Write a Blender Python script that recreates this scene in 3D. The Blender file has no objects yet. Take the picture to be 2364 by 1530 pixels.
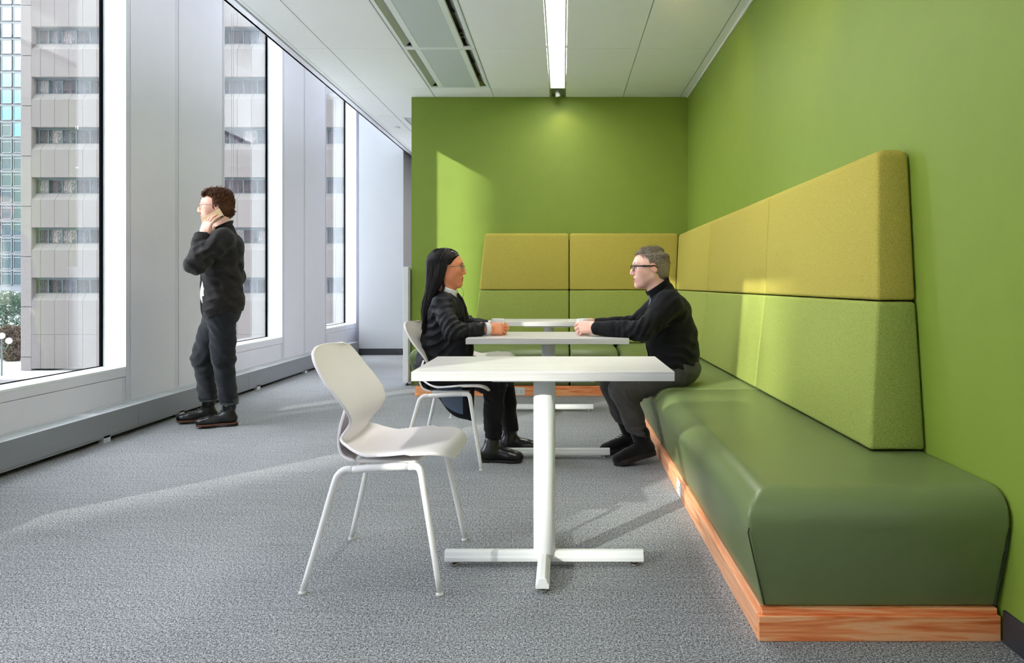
import bpy, bmesh, math, random
import numpy as np
from mathutils import Vector, Matrix

random.seed(7)
rng = np.random.default_rng(11)
scene = bpy.context.scene
COL = scene.collection

# ------------------------------------------------------------------ camera
# level view camera with lens shift: x right, y into the room, z up
CAM_H = 1.05
cam_data = bpy.data.cameras.new('camera')
cam = bpy.data.objects.new('camera', cam_data)
COL.objects.link(cam)
cam.location = (0, 0, CAM_H)
cam.rotation_euler = (math.pi / 2, 0, 0)
cam_data.sensor_width = 36.0
cam_data.lens = 1662.0 / 2364.0 * 36.0
cam_data.shift_x = -(1299.0 - 1182.0) / 2364.0
cam_data.shift_y = -(765.0 - 655.0) / 2364.0
cam_data.clip_start = 0.05
cam_data.clip_end = 600
scene.camera = cam

# ------------------------------------------------------------------ sky, sun, exposure
world = bpy.data.worlds.new('world')
scene.world = world
world.use_nodes = True
wn = world.node_tree.nodes
wn['Background'].inputs['Color'].default_value = (0.93, 0.915, 1.0, 1)
wn['Background'].inputs['Strength'].default_value = 6.5

sun_data = bpy.data.lights.new('sun', 'SUN')
sun = bpy.data.objects.new('sun', sun_data)
COL.objects.link(sun)
sun_data.energy = 3.7
sun_data.angle = math.radians(0.53)
sun_data.color = (1.0, 0.95, 0.86)
SUN_DIR = Vector((1.0, 1.2, -0.554)).normalized()
sun.rotation_euler = SUN_DIR.to_track_quat('-Z', 'Y').to_euler()
sun.location = (-20, -24, 15)

LIGHT_STRIP = 17.0      # radiance of the linear ceiling light
SPOT_POWER = 20.0

vs = scene.view_settings
vs.view_transform = 'Standard'
vs.look = 'None'
vs.exposure = 0.66
vs.gamma = 1.0
vs.use_curve_mapping = False
try:
    scene.cycles.use_denoising = True
    scene.cycles.max_bounces = 8
    scene.cycles.diffuse_bounces = 5
    scene.cycles.use_adaptive_sampling = True
    scene.cycles.adaptive_threshold = 0.08
    scene.cycles.adaptive_min_samples = 20
    scene.cycles.glossy_bounces = 4
    scene.cycles.transparent_max_bounces = 16
    scene.cycles.sample_clamp_indirect = 6.0
    scene.cycles.caustics_reflective = False
    scene.cycles.caustics_refractive = False
except Exception:
    pass

# ------------------------------------------------------------------ room dimensions (metres)
CEIL = 2.988
BACK_Y = 7.473
RIGHT_X = 1.296
WALL_X = -3.173        # room face of the window wall
GLASS_X = -3.344
EDGE_X = -2.318        # edge of the suspended ceiling
SILL_Z = 0.450
WIN_TOP = 3.92
POCKET = 3.98
WIN = [(-1.984, -0.592), (0.928, 2.320), (3.840, 5.232), (6.752, 8.144), (9.658, 11.056)]
ROOM_BACK = -2.6
FAR_Y = 12.6


# ------------------------------------------------------------------ tags and linking
def tag(o, label=None, cat=None, group=None, kind=None):
    if label: o['label'] = label
    if cat: o['category'] = cat
    if group: o['group'] = group
    if kind: o['kind'] = kind
    return o


def empty(name, loc=(0, 0, 0), rz=0.0, parent=None):
    o = bpy.data.objects.new(name, None)
    COL.objects.link(o)
    o.location = loc
    o.rotation_euler = (0, 0, rz)
    o.empty_display_size = 0.1
    if parent is not None:
        o.parent = parent
    return o


def thing(name, label, cat, loc=(0, 0, 0), rz=0.0, group=None):
    return tag(empty(name, loc, rz), label, cat, group)


def link_mesh(name, me, mat=None, parent=None, loc=None, rot=None):
    o = bpy.data.objects.new(name, me)
    COL.objects.link(o)
    if mat is not None and len(me.materials) == 0:
        for m in (mat if isinstance(mat, (list, tuple)) else [mat]):
            me.materials.append(m)
    if parent is not None:
        o.parent = parent
    if loc is not None: o.location = loc
    if rot is not None: o.rotation_euler = rot
    return o


def copy_tree(o, parent=None):
    c = o.copy()
    COL.objects.link(c)
    c.parent = parent
    for ch in list(o.children):
        copy_tree(ch, c)
    return c


# ------------------------------------------------------------------ mesh collector
class MB:
    def __init__(self):
        self.v, self.f, self.m = [], [], []

    def add(self, verts, faces, mi=0):
        b = len(self.v)
        self.v.extend([tuple(p) for p in verts])
        for q in faces:
            self.f.append([b + i for i in q])
            self.m.append(mi)
        return self

    def box(self, x0, x1, y0, y1, z0, z1, mi=0):
        if x0 > x1: x0, x1 = x1, x0
        if y0 > y1: y0, y1 = y1, y0
        if z0 > z1: z0, z1 = z1, z0
        vs_ = [(x0, y0, z0), (x1, y0, z0), (x1, y1, z0), (x0, y1, z0), (x0, y0, z1), (x1, y0, z1), (x1, y1, z1), (x0, y1, z1)]
        return self.add(vs_, [(0, 3, 2, 1), (4, 5, 6, 7), (0, 1, 5, 4), (1, 2, 6, 5), (2, 3, 7, 6), (3, 0, 4, 7)], mi)

    def hexa(self, p, mi=0):     # 8 points, bottom ring then top ring
        return self.add(p, [(0, 3, 2, 1), (4, 5, 6, 7), (0, 1, 5, 4), (1, 2, 6, 5), (2, 3, 7, 6), (3, 0, 4, 7)], mi)

    def prism(self, poly, axis, a0, a1, mi=0):
        """poly: list of 2-D points in the plane of the other two axes, extruded along axis."""
        def P(u, v, w):
            return {'x': (w, u, v), 'y': (u, w, v), 'z': (u, v, w)}[axis]
        n = len(poly)
        vs_ = [P(u, v, a0) for u, v in poly] + [P(u, v, a1) for u, v in poly]
        fs = [tuple(range(n))[::-1], tuple(range(n, 2 * n))]
        for i in range(n):
            j = (i + 1) % n
            fs.append((i, j, n + j, n + i))
        return self.add(vs_, fs, mi)

    def tube(self, pts, r, n=8, mi=0, cap=True):
        pts = [Vector(p) for p in pts]
        rs = r if isinstance(r, (list, tuple)) else [r] * len(pts)
        rings = []
        up = None
        for i, p in enumerate(pts):
            d = (pts[min(i + 1, len(pts) - 1)] - pts[max(i - 1, 0)])
            d = d.normalized() if d.length > 1e-9 else Vector((0, 0, 1))
            if up is None:
                up = Vector((0, 0, 1)) if abs(d.z) < 0.9 else Vector((1, 0, 0))
            a = d.cross(up)
            a = a.normalized() if a.length > 1e-6 else d.orthogonal().normalized()
            b = a.cross(d).normalized()
            up = b
            rings.append([p + (a * math.cos(2 * math.pi * k / n) + b * math.sin(2 * math.pi * k / n)) * rs[i] for k in range(n)])
        vs_ = [q for ring in rings for q in ring]
        fs = []
        for i in range(len(rings) - 1):
            for k in range(n):
                k2 = (k + 1) % n
                fs.append((i * n + k, i * n + k2, (i + 1) * n + k2, (i + 1) * n + k))
        if cap:
            fs.append(tuple(range(n))[::-1])
            fs.append(tuple((len(rings) - 1) * n + k for k in range(n)))
        return self.add(vs_, fs, mi)

    def lathe(self, prof, c=(0, 0, 0), n=24, mi=0, cap=True):
        vs_ = []
        for r, z in prof:
            for k in range(n):
                a = 2 * math.pi * k / n
                vs_.append((c[0] + r * math.cos(a), c[1] + r * math.sin(a), c[2] + z))
        fs = []
        for i in range(len(prof) - 1):
            for k in range(n):
                k2 = (k + 1) % n
                fs.append((i * n + k, i * n + k2, (i + 1) * n + k2, (i + 1) * n + k))
        if cap:
            fs.append(tuple(range(n))[::-1])
            fs.append(tuple((len(prof) - 1) * n + k for k in range(n)))
        return self.add(vs_, fs, mi)

    def mesh(self, name, smooth=False):
        me = bpy.data.meshes.new(name)
        me.from_pydata(self.v, [], self.f)
        me.polygons.foreach_set('material_index', self.m)
        bm = bmesh.new(); bm.from_mesh(me)
        bmesh.ops.recalc_face_normals(bm, faces=bm.faces)
        bm.to_mesh(me); bm.free()
        if smooth:
            me.polygons.foreach_set('use_smooth', [True] * len(me.polygons))
        me.update()
        return me

    def build(self, name, mat, parent=None, smooth=False, bevel=0.0, seg=2, loc=None, rot=None, angle=30):
        me = self.mesh(name, smooth)
        o = link_mesh(name, me, mat, parent, loc, rot)
        if bevel > 0:
            b = o.modifiers.new('bevel', 'BEVEL')
            b.width = bevel; b.segments = seg; b.limit_method = 'ANGLE'; b.angle_limit = math.radians(angle)
            b.harden_normals = False
        return o


def rounded_box(name, x0, x1, y0, y1, z0, z1, mat, parent=None, bevel=0.004, seg=2, loc=None):
    return MB().box(x0, x1, y0, y1, z0, z1).build(name, mat, parent, bevel=bevel, seg=seg, loc=loc)


def spline(pts, n):
    """Catmull-Rom through pts (any dimension), n samples."""
    P = np.array(pts, float)
    P = np.vstack([2 * P[0] - P[1], P, 2 * P[-1] - P[-2]])
    m = len(P) - 3
    out = []
    for i in range(n):
        t = i / (n - 1) * m
        k = min(int(t), m - 1); u = t - k
        p0, p1, p2, p3 = P[k], P[k + 1], P[k + 2], P[k + 3]
        out.append(0.5 * (2 * p1 + (-p0 + p2) * u + (2 * p0 - 5 * p1 + 4 * p2 - p3) * u * u + (-p0 + 3 * p1 - 3 * p2 + p3) * u ** 3))
    return np.array(out)


# ------------------------------------------------------------------ materials
def lin(c):
    def f(x):
        x /= 255.0
        return x / 12.92 if x <= 0.04045 else ((x + 0.055) / 1.055) ** 2.4
    return (f(c[0]), f(c[1]), f(c[2]), 1.0)


def new_mat(name):
    m = bpy.data.materials.new(name)
    m.use_nodes = True
    nt = m.node_tree
    return m, nt, nt.nodes['Principled BSDF']


def coords(nt, scale=(1, 1, 1), kind='Object', rot=(0, 0, 0)):
    tc = nt.nodes.new('ShaderNodeTexCoord')
    mp = nt.nodes.new('ShaderNodeMapping')
    mp.inputs['Scale'].default_value = scale
    mp.inputs['Rotation'].default_value = rot
    nt.links.new(tc.outputs[kind], mp.inputs['Vector'])
    return mp.outputs['Vector']


def noise(nt, vec, scale, detail=2.0, rough=0.5, dist=0.0):
    n = nt.nodes.new('ShaderNodeTexNoise')
    n.inputs['Scale'].default_value = scale
    n.inputs['Detail'].default_value = detail
    n.inputs['Roughness'].default_value = rough
    n.inputs['Distortion'].default_value = dist
    nt.links.new(vec, n.inputs['Vector'])
    return n.outputs['Fac']


def ramp(nt, fac, stops, interp='LINEAR'):
    r = nt.nodes.new('ShaderNodeValToRGB')
    r.color_ramp.interpolation = interp
    els = r.color_ramp.elements
    while len(els) < len(stops):
        els.new(0.5)
    for e, (p, c) in zip(els, stops):
        e.position = p; e.color = c
    nt.links.new(fac, r.inputs['Fac'])
    return r.outputs['Color']


def mixc(nt, fac, a, b, mode='MIX'):
    m = nt.nodes.new('ShaderNodeMix')
    m.data_type = 'RGBA'; m.blend_type = mode
    for s, v in ((0, fac), (6, a), (7, b)):
        if isinstance(v, (int, float)): m.inputs[s].default_value = v
        elif isinstance(v, tuple): m.inputs[s].default_value = v
        else: nt.links.new(v, m.inputs[s])
    return m.outputs[2]


def math_n(nt, op, a, b=None):
    m = nt.nodes.new('ShaderNodeMath'); m.operation = op
    for i, v in enumerate((a, b)):
        if v is None: continue
        if isinstance(v, (int, float)): m.inputs[i].default_value = v
        else: nt.links.new(v, m.inputs[i])
    return m.outputs[0]


def bump(nt, bsdf, height, strength, dist=0.01):
    b = nt.nodes.new('ShaderNodeBump')
    b.inputs['Strength'].default_value = strength
    b.inputs['Distance'].default_value = dist
    nt.links.new(height, b.inputs['Height'])
    nt.links.new(b.outputs['Normal'], bsdf.inputs['Normal'])


def plain(name, col, rough=0.5, metal=0.0, var=0.05, vscale=6.0, spec=0.5, bmp=None, coat=0.0, sheen=0.0):
    m, nt, b = new_mat(name)
    c = lin(col)
    v = coords(nt)
    f = noise(nt, v, vscale, 3)
    a = tuple(max(0, x * (1 - var)) for x in c[:3]) + (1,)
    d = tuple(min(1, x * (1 + var)) for x in c[:3]) + (1,)
    nt.links.new(ramp(nt, f, [(0.3, a), (0.7, d)]), b.inputs['Base Color'])
    b.inputs['Roughness'].default_value = rough
    b.inputs['Metallic'].default_value = metal
    b.inputs['Specular IOR Level'].default_value = spec
    b.inputs['Coat Weight'].default_value = coat
    if sheen:
        b.inputs['Sheen Weight'].default_value = sheen
    if bmp:
        bump(nt, b, noise(nt, v, bmp[0], 2), bmp[1], bmp[2] if len(bmp) > 2 else 0.002)
    return m


def fabric(name, dark, light, scale=420, bs=0.35, rough=0.95, stretch=(1, 1, 1), sheen=0.0):
    m, nt, b = new_mat(name)
    v = coords(nt, stretch)
    f = noise(nt, v, scale, 2, 0.6)
    nt.links.new(ramp(nt, f, [(0.32, lin(dark)), (0.68, lin(light))]), b.inputs['Base Color'])
    b.inputs['Roughness'].default_value = rough
    b.inputs['Specular IOR Level'].default_value = 0.2
    if sheen: b.inputs['Sheen Weight'].default_value = sheen
    bump(nt, b, f, bs, 0.002)
    return m


def wood(name, axis, cols, s=1.0):
    m, nt, b = new_mat(name)
    sc = {'x': (1.2, 22, 22), 'y': (22, 1.2, 22), 'z': (22, 22, 1.2)}[axis]
    v = coords(nt, tuple(q * s for q in sc))
    f1 = noise(nt, v, 1.0, 4, 0.55, 1.6)
    v2 = coords(nt, tuple(q * s * 5 for q in sc))
    f2 = noise(nt, v2, 1.0, 3, 0.6, 0.4)
    f = math_n(nt, 'ADD', math_n(nt, 'MULTIPLY', f1, 0.75), math_n(nt, 'MULTIPLY', f2, 0.25))
    nt.links.new(ramp(nt, f, [(0.34, lin(cols[0])), (0.46, lin(cols[1])), (0.52, lin(cols[2])), (0.64, lin(cols[1]))]), b.inputs['Base Color'])
    b.inputs['Roughness'].default_value = 0.45
    bump(nt, b, f2, 0.08, 0.001)
    return m


def emit(name, col, strength):
    m = bpy.data.materials.new(name); m.use_nodes = True
    nt = m.node_tree
    nt.nodes.remove(nt.nodes['Principled BSDF'])
    e = nt.nodes.new('ShaderNodeEmission')
    e.inputs['Color'].default_value = col
    e.inputs['Strength'].default_value = strength
    nt.links.new(e.outputs[0], nt.nodes['Material Output'].inputs['Surface'])
    return m


def glass(name, tint, refl=1.0):
    m = bpy.data.materials.new(name); m.use_nodes = True
    nt = m.node_tree
    nt.nodes.remove(nt.nodes['Principled BSDF'])
    t = nt.nodes.new('ShaderNodeBsdfTransparent'); t.inputs['Color'].default_value = tint
    g = nt.nodes.new('ShaderNodeBsdfGlossy'); g.inputs['Roughness'].default_value = 0.01
    g.inputs['Color'].default_value = (refl, refl, refl, 1)
    lw = nt.nodes.new('ShaderNodeLayerWeight')
    p = math_n(nt, 'POWER', lw.outputs['Facing'], 5.0)
    f = math_n(nt, 'ADD', math_n(nt, 'MULTIPLY', p, 0.94), 0.05)
    mx = nt.nodes.new('ShaderNodeMixShader')
    nt.links.new(f, mx.inputs[0]); nt.links.new(t.outputs[0], mx.inputs[1]); nt.links.new(g.outputs[0], mx.inputs[2])
    nt.links.new(mx.outputs[0], nt.nodes['Material Output'].inputs['Surface'])
    return m


def carpet_mat():
    m, nt, b = new_mat('carpet')
    v = coords(nt, (1.15, 0.95, 1.0))
    fine = noise(nt, v, 210, 3, 0.8)
    v2 = coords(nt, (3.0, 42.0, 1.0))
    streak = noise(nt, v2, 1.0, 4, 0.65)
    v3 = coords(nt, (1, 1, 1))
    big = noise(nt, v3, 0.9, 2)
    f = math_n(nt, 'ADD', fine, math_n(nt, 'MULTIPLY', math_n(nt, 'SUBTRACT', streak, 0.5), 0.07))
    f = math_n(nt, 'ADD', f, math_n(nt, 'MULTIPLY', math_n(nt, 'SUBTRACT', big, 0.5), 0.06))
    mid = noise(nt, v, 100, 2, 0.7)
    f = math_n(nt, 'ADD', f, math_n(nt, 'MULTIPLY', math_n(nt, 'SUBTRACT', mid, 0.5), 0.34))
    c = ramp(nt, f, [(0.37, lin((48, 49, 52))), (0.46, lin((122, 124, 127))), (0.54, lin((162, 164, 167))), (0.62, lin((214, 216, 219)))])
    # seams of the carpet tiles (0.5 m planks, fine dark hairlines)
    br = nt.nodes.new('ShaderNodeTexBrick')
    br.inputs['Scale'].default_value = 1.0
    br.inputs['Mortar Size'].default_value = 0.0012
    br.inputs['Mortar Smooth'].default_value = 0.0
    br.inputs['Brick Width'].default_value = 1.0
    br.inputs['Row Height'].default_value = 0.5
    br.inputs['Color1'].default_value = (1, 1, 1, 1)
    br.inputs['Color2'].default_value = (1, 1, 1, 1)
    br.inputs['Mortar'].default_value = (0.62, 0.62, 0.62, 1)
    nt.links.new(v3, br.inputs['Vector'])
    c = mixc(nt, 0.5, c, br.outputs['Color'], 'MULTIPLY')
    nt.links.new(c, b.inputs['Base Color'])
    b.inputs['Roughness'].default_value = 1.0
    b.inputs['Specular IOR Level'].default_value = 0.1
    bump(nt, b, f, 0.6, 0.004)
    return m


def perforated_mat():
    m, nt, b = new_mat('perforated_metal')
    v = coords(nt)
    vo = nt.nodes.new('ShaderNodeTexVoronoi')
    vo.inputs['Scale'].default_value = 125
    vo.inputs['Randomness'].default_value = 0.0
    nt.links.new(v, vo.inputs['Vector'])
    c = ramp(nt, vo.outputs['Distance'], [(0.28, lin((70, 76, 76))), (0.36, lin((205, 212, 210)))])
    nt.links.new(c, b.inputs['Base Color'])
    b.inputs['Roughness'].default_value = 0.5
    return m


def pane_mat(name, c1, c2, rough=0.08, wav=2.2):
    m, nt, b = new_mat(name)
    v = coords(nt, (2.6, 1, 0.9), 'Object')
    f = noise(nt, v, wav, 3, 0.5, 2.0)
    nt.links.new(ramp(nt, f, [(0.38, lin(c1)), (0.6, lin(c2))]), b.inputs['Base Color'])
    b.inputs['Roughness'].default_value = rough
    b.inputs['Specular IOR Level'].default_value = 0.25
    return m


M = {}
M['green_wall'] = plain('green_paint', (128, 151, 54), 0.55, var=0.02, spec=0.4, bmp=(240, 0.06, 0.002))
M['white_wall'] = plain('white_paint', (205, 206, 208), 0.7, var=0.01)
M['grey_wall'] = plain('pale_grey_paint', (184, 187, 192), 0.6, var=0.01)
M['mauve_wall'] = plain('warm_grey_paint', (190, 182, 182), 0.7, var=0.01)
M['window_metal'] = plain('painted_aluminium', (226, 224, 232), 0.38, var=0.01)
M['window_metal_b'] = plain('painted_aluminium_strip', (214, 213, 221), 0.36, var=0.01)
M['reveal'] = plain('white_reveal', (232, 236, 238), 0.5, var=0.01)
M['gasket'] = plain('black_gasket', (5, 5, 6), 0.95, spec=0.05)
M['glass'] = glass('window_glass', (0.93, 0.965, 0.96, 1))
M['lens_glass'] = glass('lens_glass', (0.96, 0.97, 0.98, 1))
M['heater'] = plain('heater_enamel', (138, 140, 147), 0.38, var=0.01)
M['heater_top'] = plain('heater_top_enamel', (205, 210, 214), 0.35, var=0.01)
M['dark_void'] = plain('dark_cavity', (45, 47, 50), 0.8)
M['tile'] = plain('ceiling_tile', (240, 240, 238), 0.9, var=0.015, vscale=40, bmp=(400, 0.05))
M['tbar'] = plain('ceiling_rail', (188, 194, 186), 0.5)
M['slot_dark'] = plain('dark_slot_metal', (70, 74, 72), 0.6)  # one dark grey for slot interiors and nozzle clips
M['white_metal'] = plain('white_powder_coat', (232, 233, 232), 0.35, var=0.01)
M['beam_white'] = plain('beam_enamel', (226, 230, 226), 0.45, var=0.01)
M['beam_olive'] = plain('beam_inner_enamel', (200, 206, 192), 0.5, var=0.01)
M['perf'] = perforated_mat()
M['plate'] = plain('brushed_plate', (165, 166, 160), 0.35, 0.6)
M['carpet'] = carpet_mat()
M['base_black'] = plain('black_rubber_base', (52, 54, 58), 0.5)
M['wood_x'] = wood('fir_plinth_crosswise', 'x', ((224, 110, 52), (252, 158, 96), (255, 190, 136)))
M['wood_y'] = wood('fir_plinth_lengthwise', 'y', ((208, 126, 78), (234, 164, 116), (246, 190, 148)))
M['vinyl'] = plain('green_vinyl', (114, 130, 82), 0.33, var=0.03, vscale=3, spec=0.45, bmp=(500, 0.03))
M['seam'] = plain('seam_thread', (38, 50, 28), 0.8)
M['fab_up'] = fabric('yellow_green_wool', (162, 150, 58), (202, 188, 98), 330, 0.5)
M['fab_low'] = fabric('moss_green_wool', (130, 142, 62), (170, 182, 98), 330, 0.5)
M['outlet'] = plain('outlet_plastic', (235, 236, 234), 0.35)
M['outlet_hole'] = plain('outlet_slot', (30, 30, 30), 0.6)
M['laminate'] = None
M['chair'] = plain('chair_polypropylene', (242, 236, 236), 0.42, var=0.01)
M['chair_frame'] = plain('chair_frame_coat', (242, 240, 238), 0.35, var=0.01)
M['glide'] = plain('glide_plastic', (226, 224, 218), 0.4)
M['chrome'] = plain('chrome', (190, 186, 178), 0.2, 1.0)
M['cup'] = plain('cup_ceramic', (226, 228, 226), 0.25, var=0.01)
M['coffee'] = plain('coffee', (40, 24, 14), 0.1)
M['cord'] = plain('bead_chain_metal', (120, 124, 126), 0.4, 0.3)
M['locker'] = plain('locker_enamel', (232, 234, 238), 0.4, var=0.01)
m, nt, b = new_mat('white_wood_laminate')
f = noise(nt, coords(nt, (2.5, 70, 70)), 1.0, 4, 0.6, 0.3)
nt.links.new(ramp(nt, f, [(0.35, lin((204, 201, 198))), (0.65, lin((220, 218, 216)))]), b.inputs['Base Color'])
b.inputs['Roughness'].default_value = 0.32
M['laminate'] = m
M['light'] = emit('light_diffuser', (1.0, 0.95, 0.92, 1), LIGHT_STRIP)
M['light_soft'] = emit('dimmed_light_diffuser', (1.0, 0.95, 0.92, 1), LIGHT_STRIP * 0.8)
M['spot_face'] = emit('spotlight_lens', (1.0, 0.88, 0.6, 1), 6.0)

# =================================================================== THE SETTING
# ------------------------------------------------------------------ floor
o = MB().box(GLASS_X - 0.2, 7.1, ROOM_BACK - 0.1, FAR_Y + 0.2, -0.12, 0.0).build('floor', M['carpet'])
tag(o, 'grey heathered carpet floor', kind='structure')

# ------------------------------------------------------------------ green walls and the far office
def wall(name, x0, x1, y0, y1, z0, z1, mat, label):
    w = MB().box(x0, x1, y0, y1, z0, z1).build(name, mat)
    return tag(w, label, kind='structure')

wall('wall_right_rear', RIGHT_X, RIGHT_X + 0.12, ROOM_BACK, 1.5, 0, 3.3, M['white_wall'], 'white wall beside the viewer')
wall('wall_right', RIGHT_X, RIGHT_X + 0.12, 1.5, BACK_Y + 0.12, 0, 3.3, M['green_wall'], 'green painted side wall behind the long bench')
wall('wall_back', -1.569, RIGHT_X, BACK_Y, BACK_Y + 0.12, 0, 3.3, M['green_wall'], 'green painted end wall')
wall('wall_far', -2.40, 3.2, FAR_Y, FAR_Y + 0.12, 0, 3.3, M['mauve_wall'], 'warm grey wall far beyond the green wall')
wall('wall_far_side', 3.08, 3.2, BACK_Y + 0.12, FAR_Y, 0, 3.3, M['white_wall'], 'white wall in the space behind the green wall')
wall('wall_behind', GLASS_X, RIGHT_X, ROOM_BACK - 0.12, ROOM_BACK, 0, POCKET, M['white_wall'], 'white wall behind the viewer')
# boxed pier at the far end of the window wall
wall('wall_pier', -3.007, -2.351, 10.62, FAR_Y + 0.12, 0, POCKET, M['grey_wall'], 'pale grey boxed pier at the end of the window wall')
bb = MB().box(-3.007, -2.351, 10.612, 10.62, 0, 0.096).box(-2.351, -2.343, 10.612, FAR_Y, 0, 0.096).build('baseboard_pier', M['base_black'], bevel=0.002)
tag(bb, 'black rubber base along the grey pier', kind='structure')
bb = MB().box(RIGHT_X - 0.008, RIGHT_X, ROOM_BACK, 2.108, 0, 0.096).build('baseboard_right', M['base_black'], bevel=0.002)
tag(bb, 'black rubber base on the green side wall', kind='structure')

# ------------------------------------------------------------------ window wall: solid core, then facing panels
core = MB()
edges = [ROOM_BACK] + [e for w in WIN for e in w] + [FAR_Y + 0.12]
for i in range(0, len(edges), 2):
    core.box(GLASS_X - 0.012, WALL_X - 0.012, edges[i], edges[i + 1], 0, POCKET)
for (a, b_) in WIN:
    core.box(GLASS_X - 0.012, WALL_X - 0.012, a, b_, 0, SILL_Z - 0.02)
    core.box(GLASS_X - 0.012, WALL_X - 0.012, a, b_, WIN_TOP, POCKET)
wl = core.build('wall_left', M['window_metal'])
tag(wl, 'pale grey metal window wall', kind='structure')
T = 0.012
for i in range(0, len(edges), 2):
    y0, y1 = edges[i], edges[i + 1]
    if y1 < 3.0 or y0 > 11:
        MB().box(WALL_X - T, WALL_X, y0, y1, 0, POCKET).build('wall_panel', M['window_metal'], wl)
        continue
    # edge strip, wide panel, joint strip, wide panel, edge strip
    w = y1 - y0
    cuts = [0, 0.034, 0.055, 0.055 + 0.36 * 1.52 + 0.06, 0.72, w - 0.05, w - 0.022, w]
    for k, (c0, c1) in enumerate(zip(cuts[:-1], cuts[1:])):
        g = 0.0018
        dep = T if k in (2, 4) else (T - 0.003 if k in (1, 3, 5) else T)
        MB().box(WALL_X - T - 0.002, WALL_X - T + dep, y0 + c0 + g, y0 + c1 - g, 0, POCKET).build(
            'wall_panel', M['window_metal'] if k in (2, 4) else M['window_metal_b'], wl, bevel=0.0012, seg=1)
for (a, b_) in WIN:      # panels below each sill
    if b_ < 0:
        MB().box(WALL_X - T, WALL_X, a, b_, 0, SILL_Z - 0.02).build('wall_panel', M['window_metal'], wl); continue
    MB().box(WALL_X - T, WALL_X, a + 0.002, b_ - 0.002, 0.378, SILL_Z - 0.018).build('wall_panel', M['window_metal'], wl, bevel=0.001, seg=1)
    MB().box(WALL_X - T - 0.001, WALL_X - 0.001, a + 0.045, b_ - 0.045, 0, 0.374).build('wall_panel', M['window_metal'], wl, bevel=0.001, seg=1)
    MB().box(WALL_X - T - 0.002, WALL_X - 0.003, a + 0.002, a + 0.042, 0, 0.374).build('wall_panel', M['window_metal_b'], wl)
    MB().box(WALL_X - T - 0.002, WALL_X - 0.003, b_ - 0.042, b_ - 0.002, 0, 0.374).build('wall_panel', M['window_metal_b'], wl)

for n, (a, b_) in enumerate(WIN):
    w = tag(empty('window_%d' % (n + 1), (GLASS_X, (a + b_) / 2, SILL_Z)), 'tall window with white reveals', kind='structure')
    c = Vector(w.location)
    def part(nm, x0, x1, y0, y1, z0, z1, mt, bev=0.0):
        return MB().box(x0 - c.x, x1 - c.x, y0 - c.y, y1 - c.y, z0 - c.z, z1 - c.z).build(nm, mt, w, bevel=bev, seg=1)
    part('window_sill', GLASS_X - 0.008, WALL_X + 0.001, a, b_, SILL_Z - 0.018, SILL_Z, M['reveal'], 0.002)
    part('jamb', GLASS_X - 0.008, WALL_X + 0.001, a, a + 0.004, SILL_Z, WIN_TOP, M['reveal'])
    part('jamb', GLASS_X - 0.008, WALL_X + 0.001, b_ - 0.004, b_, SILL_Z, WIN_TOP, M['reveal'])
    part('head', GLASS_X - 0.008, WALL_X, a, b_, WIN_TOP - 0.02, WIN_TOP, M['reveal'])
    part('gasket', GLASS_X - 0.010, GLASS_X + 0.006, b_ - 0.024, b_ - 0.004, SILL_Z, WIN_TOP - 0.02, M['gasket'])
    part('gasket', GLASS_X - 0.010, GLASS_X + 0.004, a + 0.004, a + 0.014, SILL_Z, WIN_TOP - 0.02, M['gasket'])
    part('gasket', GLASS_X - 0.010, GLASS_X + 0.002, a + 0.014, b_ - 0.024, SILL_Z, SILL_Z + 0.006, M['gasket'])
    part('pane', GLASS_X - 0.009, GLASS_X - 0.001, a + 0.006, b_ - 0.006, SILL_Z + 0.001, WIN_TOP - 0.021, M['glass'])

# ------------------------------------------------------------------ ceiling
ce = MB()
ce.box(EDGE_X + 0.02, 7.12, ROOM_BACK, FAR_Y + 0.12, CEIL + 0.16, CEIL + 0.20)      # slab over the suspended tiles
ce.box(GLASS_X - 0.06, EDGE_X + 0.02, ROOM_BACK, FAR_Y + 0.12, POCKET, POCKET + 0.04)  # blind pocket
ce.box(EDGE_X, EDGE_X + 0.02, ROOM_BACK, FAR_Y, CEIL, POCKET)                       # fascia of the pocket
ceil = ce.build('ceiling', M['tile'])
tag(ceil, 'suspended ceiling of large white tiles', kind='structure')
ROWS = [7.126 + 1.195 * k for k in range(-11, 5)]
ROWS = [ROOM_BACK] + [r for r in ROWS if r > ROOM_BACK + 0.3]
tile_cache = {}
def ctile(x0, x1, y0, y1):
    g = 0.004
    key = (round(x1 - x0, 3), round(y1 - y0, 3))
    if key not in tile_cache:
        tile_cache[key] = MB().box(-key[0] / 2 + g, key[0] / 2 - g, -key[1] / 2 + g / 2, key[1] / 2 - g / 2, 0, 0.02).mesh('ceiling_panel')
    t = link_mesh('ceiling_panel', tile_cache[key], M['tile'], ceil, ((x0 + x1) / 2, (y0 + y1) / 2, CEIL))
    return t
XC = [(-2.199, -1.93), (-1.93, -1.324), (-0.716, -0.130), (0.031, 0.624), (0.624, 1.219)]
def is_beam(y0, y1):
    return y1 < 7.2 and y0 > 2.3
for k in range(len(ROWS) - 1):
    y0, y1 = ROWS[k], ROWS[k + 1]
    if y0 < BACK_Y < y1:            # the row cut by the green end wall
        for x0, x1 in XC[2:] + [(-1.324, -0.716)]:
            ctile(x0, x1, y0, BACK_Y - 0.002)
        for x0, x1 in XC[:2]:
            ctile(x0, x1, y0, y1)
        continue
    for x0, x1 in XC:
        ctile(x0, x1, y0, y1)
    if not is_beam(y0, y1):
        ctile(-1.324, -0.716, y0, y1)
    if y0 > BACK_Y:
        ctile(-0.130, 0.031, y0, y1); ctile(1.219, 3.08, y0, y1)
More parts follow.
